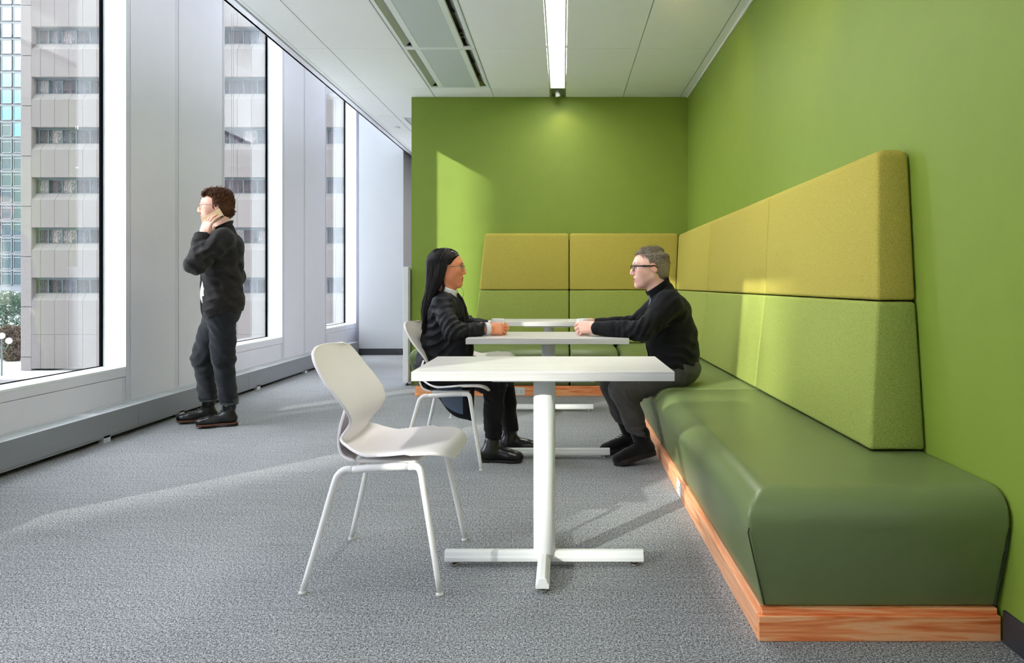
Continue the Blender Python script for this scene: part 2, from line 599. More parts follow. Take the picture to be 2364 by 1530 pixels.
# runners between the columns of tiles (recessed double lines)
for x in (-1.93, -1.324, -0.716, 0.624, 1.219, -2.199):
    yend = BACK_Y - 0.002 if x > -1.5 else FAR_Y
    MB().box(x - 0.012, x + 0.012, ROOM_BACK, yend, CEIL + 0.012, CEIL + 0.03).build('ceiling_rail', M['tbar'], ceil)
    MB().box(x - 0.0016, x + 0.0016, ROOM_BACK, yend, CEIL + 0.001, CEIL + 0.03).build('ceiling_rail', M['tbar'], ceil)
for y in ROWS[1:-1]:
    if y < BACK_Y:
        MB().box(-2.2, 1.22, y - 0.004, y + 0.004, CEIL + 0.006, CEIL + 0.02).build('ceiling_rail', M['tbar'], ceil)
# edge strip with air slot along the windows, and trim along the green wall
MB().box(-2.229, -2.203, ROOM_BACK, FAR_Y, CEIL + 0.002, CEIL + 0.03).build('edge_trim', M['tile'], ceil)
MB().box(-2.245, -2.229, ROOM_BACK, FAR_Y, CEIL + 0.03, CEIL + 0.05).build('air_slot', M['slot_dark'], ceil)
MB().box(EDGE_X, -2.245, ROOM_BACK, FAR_Y, CEIL, CEIL + 0.05).build('edge_trim', M['window_metal'], ceil, bevel=0.002, seg=1)
MB().box(1.224, 1.285, ROOM_BACK, BACK_Y - 0.002, CEIL, CEIL + 0.02).build('edge_trim', M['tile'], ceil, bevel=0.001, seg=1)
MB().box(1.285, RIGHT_X, ROOM_BACK, BACK_Y - 0.002, CEIL - 0.012, CEIL + 0.02).build('edge_trim', M['white_metal'], ceil, bevel=0.001, seg=1)

# ------------------------------------------------------------------ baseboard heater along the windows
SEG = [(1.51, 3.31), (3.31, 5.11), (5.11, 6.91), (6.91, 8.71), (8.71, 10.60)]
HLAB = ['section nearest the viewer', 'section under the nearest window', 'section behind the standing man', 'section beyond the standing man, under the middle window', 'section ending at the grey pier']
for n, (y0, y1) in enumerate(SEG):
    h = thing('baseboard_heater', 'long grey metal baseboard heater, ' + HLAB[n], 'heater', (-3.09, (y0 + y1) / 2, 0), 0, 'baseboard heater sections along the windows')
    L = (y1 - y0) / 2
    MB().box(0.074, 0.078, -L + 0.0012, L - 0.0012, 0.046, 0.198).build('front_cover', M['heater'], h, bevel=0.001, seg=1)
    MB().box(0.060, 0.072, -L, L, 0.032, 0.060).build('bottom_rail', M['heater'], h)
    MB().box(0.062, 0.076, -L + 0.001, L - 0.001, 0.192, 0.200).box(-0.082, -0.060, -L + 0.001, L - 0.001, 0.192, 0.200).build('top_frame', M['heater_top'], h)
    MB().box(-0.082, 0.060, -L, L, 0.05, 0.150).build('heater_core', M['dark_void'], h)
    sl = MB()
    nsl = int(2 * L / 0.0235)
    for k in range(nsl):
        y = -L + 0.012 + k * 0.0235
        if 17 < k % 38 < 22: 
            sl.box(-0.060, 0.062, y - 0.012, y + 0.012, 0.190, 0.198)
        else:
            sl.box(-0.060, 0.062, y - 0.0068, y + 0.0068, 0.188, 0.198)
    tag(sl.build('top_slats', M['heater_top'], h), kind='stuff')
    for yy in ((0.0,), (0.56,), (-0.3, 0.6), (-0.66, 0.66), (0.1,))[n]:
        MB().box(0.035, 0.072, yy - 0.035, yy + 0.035, 0.0, 0.048).build('foot_bracket', M['heater_top'], h)

# ------------------------------------------------------------------ chilled beams in the ceiling
def beam_unit(y0, y1, label):
    t = thing('ceiling_air_unit', label, 'air unit', (-1.02, (y0 + y1) / 2, CEIL), 0, 'perforated ceiling air units')
    L = (y1 - y0) / 2 - 0.004
    X = lambda q: q + 1.02
    B = lambda nm, x0, x1, a, b_, z0, z1, mt, bev=0.001: MB().box(X(x0), X(x1), a, b_, z0, z1).build(nm, mt, t, bevel=bev, seg=1)
    B('flange', -1.318, -1.290, -L, L, 0, 0.012, M['beam_white'])
    B('flange', -0.744, -0.722, -L, L, 0, 0.012, M['beam_white'])
    B('end_flange', -1.290, -0.744, -L, -L + 0.03, 0, 0.012, M['beam_white'])
    B('end_flange', -1.290, -0.744, L - 0.03, L, 0, 0.012, M['beam_white'])
    B('inner_frame', -1.222, -1.172, -L + 0.03, L - 0.03, -0.004, 0.02, M['beam_white'])
    B('inner_frame', -0.855, -0.812, -L + 0.03, L - 0.03, -0.004, 0.02, M['beam_white'])
    B('perforated_panel', -1.172, -0.855, -L + 0.03, L - 0.03, -0.002, 0.01, M['perf'], 0)
    # sloping inner cheeks of the two air slots
    for (xa, xb, mt) in ((-1.290, -1.225, M['beam_olive']), (-0.744, -0.803, M['beam_white'])):
        MB().prism([(X(xa), 0.004), (X(xa), 0.02), (X(xb), 0.085), (X(xb), 0.07)], 'y', -L + 0.03, L - 0.03).build('slot_cheek', mt, t)
    B('slot_back', -1.29, -0.744, -L + 0.03, L - 0.03, 0.09, 0.10, M['slot_dark'], 0)
    for sx in (-1.235, -0.80):
        for yy in (-L + 0.10, -0.1, L - 0.28):
            MB().box(X(sx) - 0.012, X(sx) + 0.012, yy, yy + 0.03, 0.03, 0.07).build('nozzle_clip', M['slot_dark'], t, bevel=0.003, seg=1)
beam_unit(5.931, 7.126, 'white ceiling air unit with perforated panel, nearer the green end wall')
beam_unit(4.736, 5.931, 'white ceiling air unit with perforated panel, cut by the top of the picture')
beam_unit(3.541, 4.736, 'white ceiling air unit with perforated panel, overhead and out of view')
o = MB().lathe([(0.045, 0.0), (0.045, -0.008), (0.03, -0.014), (0.0005, -0.014)], n=20).build('ceiling_sensor', M['white_metal'], smooth=False, loc=(-2.06, 8.92, CEIL))
tag(o, 'small round white sensor on the ceiling near the far pier', 'sensor')
t = thing('ceiling_vent', 'slim white slot vent in the ceiling beyond the green wall corner', 'vent', (-1.80, 8.95, CEIL - 0.001))
MB().box(-0.06, -0.045, -0.55, 0.55, -0.006, 0.002).box(0.045, 0.06, -0.55, 0.55, -0.006, 0.002).build('frame', M['white_metal'], t)
MB().box(-0.045, 0.045, -0.55, 0.55, -0.002, 0.001).build('slot_plate', M['tbar'], t)

# ------------------------------------------------------------------ linear ceiling light and its spotlight
lx = -0.0495
t = thing('linear_ceiling_light', 'long glowing white linear light recessed in the ceiling', 'light', (lx, 7.126, CEIL))
y_from = 0.0
Y0 = 1.7 - 7.126
MB().box(-0.080, -0.066, Y0, 0, -0.002, 0.06).box(0.066, 0.080, Y0, 0, -0.002, 0.06).build('housing_side', M['beam_white'], t, bevel=0.001, seg=1)
MB().box(-0.066, 0.066, Y0, 0, 0.02, 0.028).build('diffuser', M['light'], t)
MB().box(-0.080, 0.080, 0.0, 0.006, -0.002, 0.06).build('end_cap', M['beam_white'], t)
MB().box(-0.066, 0.066, 0.006, BACK_Y - 7.126 - 0.004, 0.02, 0.03).build('mounting_plate', M['plate'], t)
MB().box(-0.080, -0.066, 0.006, BACK_Y - 7.126 - 0.004, -0.002, 0.05).box(0.066, 0.080, 0.006, BACK_Y - 7.126 - 0.004, -0.002, 0.05).build('housing_side', M['plate'], t)


for n_, (xl, lab) in enumerate(((-0.75, 'second linear ceiling light, hidden behind the green end wall'), (1.3, 'third linear ceiling light, hidden deepest behind the green end wall'), (-0.0495, 'unseen fill light added behind the viewer to brighten surfaces facing it'))):  # the last one is an unseen light added to fill viewer-facing surfaces
    hl = 0.75 if n_ == 2 else 2.1
    t2 = thing('linear_ceiling_light', lab, 'light', (xl, 10.05 if n_ < 2 else -1.65, CEIL))
    MB().box(-0.080, -0.066, -hl, hl, -0.03, 0.0).box(0.066, 0.080, -hl, hl, -0.03, 0.0).box(-0.08, 0.08, hl, hl + 0.01, -0.03, 0).box(-0.08, 0.08, -hl - 0.01, -hl, -0.03, 0).build('housing_side', M['beam_white'], t2)
    MB().box(-0.066, 0.066, -hl, hl, -0.02, -0.004).build('diffuser', M['light_soft'] if n_ < 2 else M['light'], t2)

def spot(loc, target, power, label, size=1.6, blend=0.9, col=(1.0, 0.72, 0.28)):
    s = thing('spotlight', label, 'spotlight', loc)
    d = (Vector(target) - Vector(loc)).normalized()
    q = d.to_track_quat('-Z', 'Y').to_euler()
    MB().tube([(0, 0, 0.045), (0, 0, 0.0)], 0.008, 8).build('stem', M['white_metal'], s)
    b_ = MB().lathe([(0.012, 0.03), (0.02, 0.026), (0.024, 0.0), (0.024, -0.02), (0.021, -0.02), (0.019, -0.012), (0.0005, -0.012)], n=20, cap=False).build('lamp_head', M['white_metal'], s, smooth=True, rot=q)
    MB().lathe([(0.018, -0.0125), (0.0005, -0.0125)], n=16, cap=False).build('lens', M['spot_face'], s, rot=q)
    ld = bpy.data.lights.new('spotlight_beam', 'SPOT')
    lo = bpy.data.objects.new('spotlight_beam', ld)
    COL.objects.link(lo); lo.parent = s
    lo.rotation_euler = q
    lo.location = d * 0.03
    ld.energy = power; ld.spot_size = size; ld.spot_blend = blend; ld.color = col
    ld.shadow_soft_size = 0.02
    return s
spot((lx, 7.27, CEIL - 0.028), (0.12, 7.473, 2.05), SPOT_POWER * 0.11, 'tiny white spotlight at the end of the linear ceiling light', 2.0)
spot((0.62, 4.55, CEIL - 0.05), (1.296, 6.1, 2.15), SPOT_POWER * 0.5, 'small white spotlight aimed at the green side wall, above the picture', 1.5)
spot((0.62, 3.0, CEIL - 0.05), (1.296, 4.3, 2.35), SPOT_POWER * 0.55, 'small white spotlight aimed at the near green side wall, overhead', 1.5)

# ------------------------------------------------------------------ things outside: street, towers, trees
M['snow'] = plain('snow', (236, 240, 244), 0.8, var=0.03, vscale=0.3)
M['stone'] = plain('precast_stone', (91, 86, 83), 0.8, var=0.10, vscale=14, bmp=(60, 0.1))
M['stone_b'] = plain('precast_stone_pier', (100, 95, 92), 0.8, var=0.10, vscale=14, bmp=(60, 0.1))
M['stone_sill'] = plain('precast_sill', (97, 94, 91), 0.8, var=0.06, vscale=8)
M['stone_joint'] = plain('dark_joint', (62, 62, 62), 0.9)
M['f_frame'] = plain('dark_window_frame', (52, 62, 66), 0.5)
M['f_pane1'] = pane_mat('office_pane_dark', (34, 32, 37), (66, 61, 66))  # wavy reflections painted into the office pane colours as noise
M['f_pane2'] = pane_mat('office_pane_blind', (70, 66, 68), (110, 106, 104), 0.25)
M['f_pane3'] = pane_mat('office_pane_grey', (42, 44, 50), (78, 78, 84))
M['cyan1'] = pane_mat('tower_pane_bright', (28, 68, 84), (36, 82, 98), 0.3, 0.5)
M['cyan2'] = pane_mat('tower_pane_teal', (1, 22, 28), (5, 38, 44), 0.3, 0.5)
M['tower_grey'] = plain('tower_cladding', (50, 57, 62), 0.6, var=0.05, vscale=1)
M['tower_white'] = plain('tower_window_trim', (66, 72, 76), 0.5)
M['needle'] = plain('pine_needles', (58, 82, 62), 0.8, var=0.35, vscale=3)
M['twig'] = plain('bare_twigs', (84, 72, 62), 0.9, var=0.3, vscale=3)
M['bark'] = plain('bark', (70, 60, 52), 0.9, var=0.2)
M['post'] = plain('lamp_post_paint', (62, 76, 74), 0.5)
M['globe'] = plain('lamp_globe', (222, 220, 212), 0.3)

GZ = -5.6
o = MB().box(-150, 60, -80, 260, GZ - 0.4, GZ).build('ground', M['snow'])
tag(o, 'snow covered ground outside the windows', kind='structure')

# precast office building across the street
FY = 55.0
PX = FY / 1662.0
zof = lambda y: CAM_H + (655 - y) * PX
BX0, BX1 = (72 - 1299) * PX, -13.5
MOD = 32.45 * PX
bld = thing('office_building', 'precast stone office building with rows of ribbon windows across the street', 'building', (BX0, FY, GZ))
ncol = int((BX1 - BX0) / MOD) + 1
FH = 115.95 * PX
ztop = [zof(641.0) + k * FH for k in range(-1, 8)]
WH, SH = 33.5 * PX * 1.08, 19 * PX * 0.86
rel = lambda z: z - GZ
# backing volume and left pier
MB().box(0, ncol * MOD, 0.62, 8, 0, rel(ztop[-1] + 3)).build('core', M['stone_joint'], bld)
prev = GZ
for k in range(0, 12):
    yj = 823 - k * 115.95 + 1.0
    z1 = zof(yj)
    MB().box((48 - 72) * PX, 0, -0.02, 8, rel(prev) + 0.02, rel(z1) - 0.02).build('pier_block', M['stone_b'], bld, bevel=0.02, seg=1)
    prev = z1
MB().box((48 - 72) * PX + 0.1, -0.02, 0.06, 8, 0, rel(prev)).build('pier_core', M['stone_joint'], bld)
cm = {}
def shared(key, fn):
    if key not in cm: cm[key] = fn()
    return cm[key]
def first_w(i): return MOD * 0.66 if i == 0 else MOD
xs = [0.0]
for i in range(ncol): xs.append(xs[-1] + first_w(i))
for k, zt in enumerate(ztop):
    zb = zt - WH                      # bottom of the glass
    zs = zb - SH                      # foot of the sloping sill
    znext = ztop[k - 1] if k > 0 else GZ + 0.2
    rows = [(znext, zs)] if k > 1 else ([(zof(772), zs), (zof(851), zof(772))] if k == 1 else [])
    for i in range(ncol):
        w = first_w(i); x = xs[i]
        for (z0, z1) in rows:
            ph = z1 - z0
            me = shared(('p', round(w, 3), round(ph, 3)), lambda: MB().box(0.012, w - 0.012, 0, 0.5, 0.012, ph - 0.006).mesh('panel'))
            link_mesh('panel', me, M['stone'], bld, (x, 0, rel(z0)))
        if k == 0: continue
        me = shared(('s', round(w, 3)), lambda: MB().prism([(0, 0), (0.5, 0), (0.5, SH), (0.45, SH)], 'x', 0.010, w - 0.010).mesh('sill'))
        link_mesh('sill', me, M['stone_sill'], bld, (x, 0, rel(zs)))
        off = MOD * 0.27
        me = shared(('g',), lambda: MB().box(0.05, MOD - 0.05, 0.50, 0.53, 0.06, WH - 0.16).mesh('pane'))
        mt = M[random.choice(['f_pane1', 'f_pane1', 'f_pane1', 'f_pane3', 'f_pane2'])]
        me2 = shared(('g', mt.name), lambda: me.copy())
        link_mesh('pane', me2, mt, bld, (x + (off if i else 0.30 - MOD * 0.34 + 0.35), 0, rel(zb)))
        me = shared(('m',), lambda: MB().box(-0.05, 0.05, 0.44, 0.54, 0.0, WH).mesh('mullion'))
        link_mesh('mullion', me, M['f_frame'], bld, (x + off, 0, rel(zb)))
    if k > 0:
        MB().box(0, xs[-1], 0.46, 0.58, rel(zb), rel(zb) + 0.06).box(0, xs[-1], 0.40, 0.60, rel(zt) - 0.16, rel(zt)).build('window_frame', M['f_frame'], bld)
        MB().box(-0.02, 0.02, 0, 0.5, rel(zs), rel(zt)).build('window_jamb', M['stone'], bld)

# glass tower further off
TY = 150.0
TP = TY / 1662.0
tw = thing('glass_tower', 'tall pale tower with a grid of cyan windows far behind the stone building', 'building', ((-60 - 1299) * TP, TY, GZ))
tx = lambda px: (px + 60) * TP
tz = lambda py: CAM_H + (655 - py) * TP - GZ
MB().box(tx(-60), tx(120), 0.4, 20, 0, tz(-260)).build('core', M['tower_grey'], tw)
cw = 27.6
def tower_win(px, py, mt):
    w, h = 21.5 * TP, 30.0 * TP
    f = shared(('tw',), lambda: MB().box(-0.12, w + 0.12, 0.10, 0.4, -0.12, -0.02).box(-0.12, w + 0.12, 0.10, 0.4, h + 0.02, h + 0.12).box(-0.12, -0.02, 0.10, 0.4, -0.12, h + 0.12).box(w + 0.02, w + 0.12, 0.10, 0.4, -0.12, h + 0.12)
               .box(-0.12, w + 0.12, 0.16, 0.4, h * 0.80, h * 0.80 + 0.12).mesh('window'))
    fo = link_mesh('window', f, M['tower_white'], tw, (tx(px), 0, tz(py)))
    p = shared(('tp', mt.name), lambda: MB().box(0, w, 0.2, 0.4, 0, h).mesh('pane'))
    link_mesh('pane', p, mt, fo)
for r in range(24):
    py = 657 - r * 38.2
    for c in range(-2, 4):
        tower_win(3 + c * cw, py, M['cyan2'] if r < 9 or (r == 9 and c % 2 == 0) else M['cyan1'])

# unseen slabs added behind the viewer, gapped to let only slits of sun through
D = 20.0
nb = thing('sun_slit_blocker', 'unseen gapped slabs added behind the viewer to cut the sun into slits', 'building', (-3.26 - D - 3, -24, GZ))
M['unseen_mass'] = plain('unseen_cladding', (150, 150, 150), 0.8, var=0.05, vscale=1)
for s0, s1 in ((-16.0, -1.55), (-0.42, 1.93), (2.60, 4.60), (5.65, 12.0)):
    ya, yb = s0 - 1.2 * D + 24, s1 - 1.2 * D + 24
    # slabs follow the sun's heading only in plan position; each is a plain upright block
    MB().box(2.88, 3.0, ya, yb - 0.14, 0, 34).build('slab', M['unseen_mass'], nb)
MB().box(2.88, 3.0, -2.2, 0.0 - 0.14, 0, 18.47).build('low_sun_blocker', M['unseen_mass'], nb)  # added lower blocker, keeps sun off the near left floor
MB().box(1.4, 3.0, -40, 36, 34, 36).box(1.4, 3.0, -40, 36, 0, 8).build('band', M['unseen_mass'], nb)

own = MB().box(-3.36, 40, -40, 16, 4.03, 60).box(3.4, 40, -40, 16, GZ, 3.9).box(-3.40, 7.2, -40, ROOM_BACK - 0.3, GZ, 3.9).box(-3.40, 7.2, ROOM_BACK - 0.3, 16, GZ, -0.15).box(-3.40, 3.4, FAR_Y + 0.3, 16, -0.15, 3.9).build('wall_own_building', M['unseen_mass'])  # unseen building mass added to dim the sky light on the stone facade
tag(own, 'unseen storeys of the building the room is in, added to shade the facade opposite', kind='structure')
sb = thing('facade_sun_blocker', 'unseen plain block added left of the windows to keep sun off the stone facade', 'building', (-53, 26, GZ))  # unseen mass added to block the sun from the stone facade
MB().box(-19, 17, -4, 4, 0, 42).build('block', M['unseen_mass'], sb)
MB().box(-19.2, 17.2, -4.2, 4.2, 42, 43).build('blocker_cap', M['unseen_mass'], sb)

# pine, bare shrub, street lamps
def blobs(name, center, rx, ry, rz, n, size, mat, parent, seed):
    r = np.random.default_rng(seed)
    mb = MB()
    for i in range(n):
        p = r.normal(size=3); p /= np.linalg.norm(p); p *= r.uniform(0.35, 1.0) ** 0.5
        c_ = Vector((center[0] + p[0] * rx, center[1] + p[1] * ry, center[2] + p[2] * rz))
        for j in range(5):
            d = Vector(r.normal(size=3)).normalized() * size * r.uniform(0.5, 1.2)
            s = Vector(r.normal(size=3)).normalized() * size * 0.13
            mb.add([c_ - s, c_ + s, c_ + d], [(0, 1, 2)])
    return tag(mb.build(name, mat, parent), kind='stuff')
pine = thing('pine_tree', 'green pine tree with snow beside the stone building', 'tree', ((12 - 1299) * 66 / 1662, 66, GZ))
MB().tube([(0, 0, 0), (0.1, 0, 3.0), (0, 0, 5.6)], [0.2, 0.15, 0.06], 8).build('trunk', M['bark'], pine)
blobs('foliage', (0.2, 0, 3.7), 2.4, 2.0, 2.35, 6500, 0.20, M['needle'], pine, 3)
blobs('snow_patches', (0.2, -0.3, 4.2), 2.3, 1.9, 2.0, 150, 0.16, M['snow'], pine, 4)
shr = thing('bare_shrub', 'bare brown winter shrub below the pine tree', 'shrub', ((26 - 1299) * 62 / 1662, 62, GZ))
blobs('twigs', (0, 0, 1.5), 1.9, 1.2, 1.5, 3600, 0.38, M['twig'], shr, 5)
for j in range(5):
    MB().tube([(j * 0.2 - 0.4, 0, 0), (j * 0.35 - 0.7, 0.1, 1.1), (j * 0.55 - 1.1, 0, 2.3)], [0.06, 0.04, 0.015], 6).build('branch', M['bark'], shr)
lp = thing('street_lamp', 'dark street lamp with white globes standing in the snow', 'street lamp', ((4 - 1299) * 52 / 1662, 52, GZ))
zg = CAM_H - (775 - 655) * 52 / 1662 - GZ
MB().tube([(0, 0, 0), (0, 0, zg - 0.2)], 0.06, 8).build('post', M['post'], lp)
for (dx, dz) in ((0.0, 0.0), (0.52, -0.36), (-0.52, -0.36)):
    if dx: MB().tube([(0, 0, zg - 0.75), (dx * 0.6, 0, zg - 0.95), (dx, 0, zg + dz - 0.2)], 0.03, 6).build('arm', M['post'], lp)
    MB().lathe([(0.005, -0.22), (0.10, -0.2), (0.19, -0.1), (0.22, 0.0), (0.19, 0.1), (0.10, 0.2), (0.005, 0.22)], n=18).build('globe', M['globe'], lp, smooth=True, loc=(dx, 0, zg + dz))
    MB().lathe([(0.224, -0.02), (0.224, 0.0)], n=18).build('globe_band', M['post'], lp, loc=(dx, 0, zg + dz))
rw = MB().box(-9, 1.9, -0.2, 0.2, 0, 0.35).box(-6, 5, 9, 9.5, 0, 0.4).build('garden_wall', M['stone_b'], loc=((40 - 1299) * 47.5 / 1662, 47.5, GZ))
tag(rw, 'low stone kerb wall edging the snow', 'kerb wall')

# =================================================================== FURNITURE
# ------------------------------------------------------------------ upholstered corner bench
def tapered(name, bot, top, z0, z1, mat, parent, round_top=0.0, seg=6, vert=0.02, org=(0, 0, 0)):
    """block with a different rectangle at foot and head, softened edges. bot/top = (x0,x1,y0,y1)"""
    me = bpy.data.meshes.new(name)
    bm = bmesh.new()
    P = [(bot[0], bot[2], z0), (bot[1], bot[2], z0), (bot[1], bot[3], z0), (bot[0], bot[3], z0),
         (top[0], top[2], z1), (top[1], top[2], z1), (top[1], top[3], z1), (top[0], top[3], z1)]
    vs_ = [bm.verts.new((p[0] - org[0], p[1] - org[1], p[2] - org[2])) for p in P]
    for q in [(0, 3, 2, 1), (4, 5, 6, 7), (0, 1, 5, 4), (1, 2, 6, 5), (2, 3, 7, 6), (3, 0, 4, 7)]:
        bm.faces.new([vs_[i] for i in q])
    bm.edges.ensure_lookup_table()
    return me, bm, vs_


def finish_bm(name, me, bm, mat, parent, smooth=True):
    bmesh.ops.recalc_face_normals(bm, faces=bm.faces)
    bm.to_mesh(me); bm.free()
    if smooth:
        me.polygons.foreach_set('use_smooth', [True] * len(me.polygons))
    return link_mesh(name, me, mat, parent)


def edge_between(bm, a, b):
    for e in a.link_edges:
        if e.other_vert(a) is b: return e


def pad(name, bot, top, z0, z1, mat, parent, r_top, r_rest=0.02, which=(0, 1, 2, 3), seg=7, org=(0, 0, 0)):
    """which: top edges (0=-y,1=+x,2=+y,3=-x) that get the big soft radius"""
    me, bm, v = tapered(name, bot, top, z0, z1, mat, parent, org=org)
    tops = [(4, 5), (5, 6), (6, 7), (7, 4)]
    big = [edge_between(bm, v[a], v[b]) for k, (a, b) in enumerate(tops) if k in which]
    small = [e for e in bm.edges if e not in big]
    ret = bmesh.ops.bevel(bm, geom=big, offset=r_top, offset_type='OFFSET', segments=seg, profile=0.5, affect='EDGES', clamp_overlap=True)
    sharp = [e for e in bm.edges if len(e.link_faces) == 2 and e.calc_face_angle(0) > math.radians(40)]
    if r_rest > 0:
        bmesh.ops.bevel(bm, geom=sharp, offset=r_rest, offset_type='OFFSET', segments=3, profile=0.5, affect='EDGES', clamp_overlap=True)
    return finish_bm(name, me, bm, mat, parent)


SEAT_Z = 0.452
bench = thing('banquette_bench', 'long green upholstered bench with high back along the green side wall', 'bench', (0.94, 2.11, 0))
BO = (0.94, 2.11, 0)
def rb(x0, x1, y0, y1, z0, z1, nm, mt, par, bev=0.002, org=BO):
    return MB().box(x0 - org[0], x1 - org[0], y0 - org[1], y1 - org[1], z0 - org[2], z1 - org[2]).build(nm, mt, par, bevel=bev, seg=1)
# fir plinth: a board on the end, a board along the front, with a set-back lip
rb(0.5755, 1.287, 2.1127, 2.133, 0.0, 0.074, 'plinth_board', M['wood_x'], bench)
rb(0.587, 1.283, 2.124, 2.145, 0.074, 0.093, 'plinth_lip', M['wood_x'], bench)
rb(0.5755, 0.597, 2.135, 6.74, 0.0, 0.074, 'plinth_board', M['wood_y'], bench)
rb(0.587, 0.607, 2.146, 6.74, 0.074, 0.093, 'plinth_lip', M['wood_y'], bench)
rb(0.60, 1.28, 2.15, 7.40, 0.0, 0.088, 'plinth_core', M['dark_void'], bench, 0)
YS = [2.10, 4.10, 5.75, 7.44]
for k in range(3):
    y0, y1 = YS[k], YS[k + 1]
    g = 0.004
    bot = (0.592, 1.285, y0 + (0.034 if k == 0 else g), y1 - g, )
    top = (0.508, 1.292, y0 - 0.055 if k == 0 else y0 + g, y1 - g)
    which = (0, 3) if k == 0 else (3,)
    # body bulges out from the plinth to its shoulder, then rounds over
    c = pad('seat_cushion', bot, top, 0.093, SEAT_Z, M['vinyl'], bench, 0.115, 0.012, which, 8, BO)
# stitched seams of the near end
MB().tube([(0.597 - BO[0], 2.132 - BO[1], 0.10), (0.548 - BO[0], 2.086 - BO[1], 0.28), (0.534 - BO[0], 2.074 - BO[1], 0.335), (0.548 - BO[0], 2.082 - BO[1], 0.375)], 0.0022, 6).build('seam', M['seam'], bench)
MB().tube([(1.279 - BO[0], 2.130 - BO[1], 0.10), (1.287 - BO[0], 2.086 - BO[1], 0.28), (1.288 - BO[0], 2.076 - BO[1], 0.345)], 0.003, 6).build('seam', M['seam'], bench)
XW = RIGHT_X - 0.004
def back_pad(y0, y1, near, lower):
    g = 0.003
    if lower:
        z0, z1, xb, xt = 0.458, 0.985, 1.092, 1.150
        yb, yt = (2.561, 2.630)
    else:
        z0, z1, xb, xt = 0.990, 1.556, 1.150, 1.176
        yb, yt = (2.632, 2.690)
    b0 = yb if near else y0 + g
    t0 = yt if near else y0 + g
    return pad('back_cushion' if not lower else 'lower_back_cushion', (xb, XW, b0, y1 - g), (xt, XW, t0, y1 - g), z0, z1,
               M['fab_low'] if lower else M['fab_up'], bench, 0.035 if not lower else 0.014, 0.014, (0, 1, 2, 3) if not lower else (0, 3), 5, BO)
for lower in (True, False):
    back_pad(2.6, 4.10, True, lower)
    back_pad(4.10, 5.75, False, lower)
    back_pad(5.75, 7.250 if lower else 7.308, False, lower)
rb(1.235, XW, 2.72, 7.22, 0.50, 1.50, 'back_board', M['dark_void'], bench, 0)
# outlet set in the plinth front
def outlet(parent, loc, rz, name='power_outlet'):
    e = empty(name, loc, rz, parent)
    MB().box(-0.058, 0.058, -0.004, 0.0, -0.036, 0.036).build('cover_plate', M['outlet'], e, bevel=0.002, seg=2)
    for sx in (-0.022, 0.022):
        hol = MB()
        hol.box(sx - 0.007, sx - 0.005, -0.0046, -0.003, 0.002, 0.012).box(sx + 0.005, sx + 0.007, -0.0046, -0.003, 0.003, 0.012)
        hol.tube([(sx, -0.003, -0.008), (sx, -0.0046, -0.008)], 0.0035, 8)
        hol.build('socket_slot', M['outlet_hole'], e)
    return e
outlet(bench, (0.5755 - BO[0], 3.55 - BO[1], 0.045), -math.pi / 2)

bench2 = thing('banquette_bench', 'green upholstered bench with high back against the green end wall', 'bench', (0.0, 6.738, 0))
B2 = (0.0, 6.738, 0)
rb(-1.383, 0.572, 6.738, 6.758, 0.0, 0.074, 'plinth_board', M['wood_x'], bench2, org=B2)
rb(-1.375, 0.572, 6.748, 6.770, 0.074, 0.093, 'plinth_lip', M['wood_x'], bench2, org=B2)
rb(-1.383, -1.362, 6.760, 7.46, 0.0, 0.074, 'plinth_board', M['wood_y'], bench2, org=B2)
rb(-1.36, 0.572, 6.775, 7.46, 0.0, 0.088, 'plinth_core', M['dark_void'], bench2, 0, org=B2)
for k, (x0, x1) in enumerate(((-1.375, 0.066), (0.066, 0.53))):
    g = 0.006
    bot = (x0 + (0.0 if k == 0 else g), x1 - g if k == 0 else 0.586, 6.755, 7.46)
    top = (x0 - 0.075 if k == 0 else x0 + g, x1 - g if k == 0 else 0.504, 6.675, 7.46)
    pad('seat_cushion', bot, top, 0.093, SEAT_Z - 0.004, M['vinyl'], bench2, 0.11, 0.016, (0, 3) if k == 0 else (0,), 7, B2)
for lower in (True, False):
    for k, (x0, x1) in enumerate(((-0.86, 0.066), (0.066, 1.18))):
        g = 0.004
        if lower:
            z0, z1, yb, yt, xl = 0.456, 0.985, 7.262, 7.318, (-0.905, -0.848)
        else:
            z0, z1, yb, yt, xl = 0.990, 1.568, 7.318, 7.352, (-0.848, -0.796)
        bx0 = xl[0] if k == 0 else x0 + g
        tx0 = xl[1] if k == 0 else x0 + g
        bx1 = x1 - g if k == 0 else (1.10 if lower else 1.155)
        tx1 = x1 - g if k == 0 else (1.155 if lower else 1.182)
        pad('back_cushion' if not lower else 'lower_back_cushion', (bx0, bx1, yb, BACK_Y - 0.004), (tx0, tx1, yt, BACK_Y - 0.004), z0, z1,
            M['fab_low'] if lower else M['fab_up'], bench2, 0.03 if not lower else 0.012, 0.014, (0, 1, 2, 3) if not lower else (0, 3), 5, B2)
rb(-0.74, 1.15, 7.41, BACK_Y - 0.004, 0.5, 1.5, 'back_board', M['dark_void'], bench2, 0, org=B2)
outlet(bench2, (-0.410 - B2[0], 6.738 - B2[1], 0.045), 0.0)

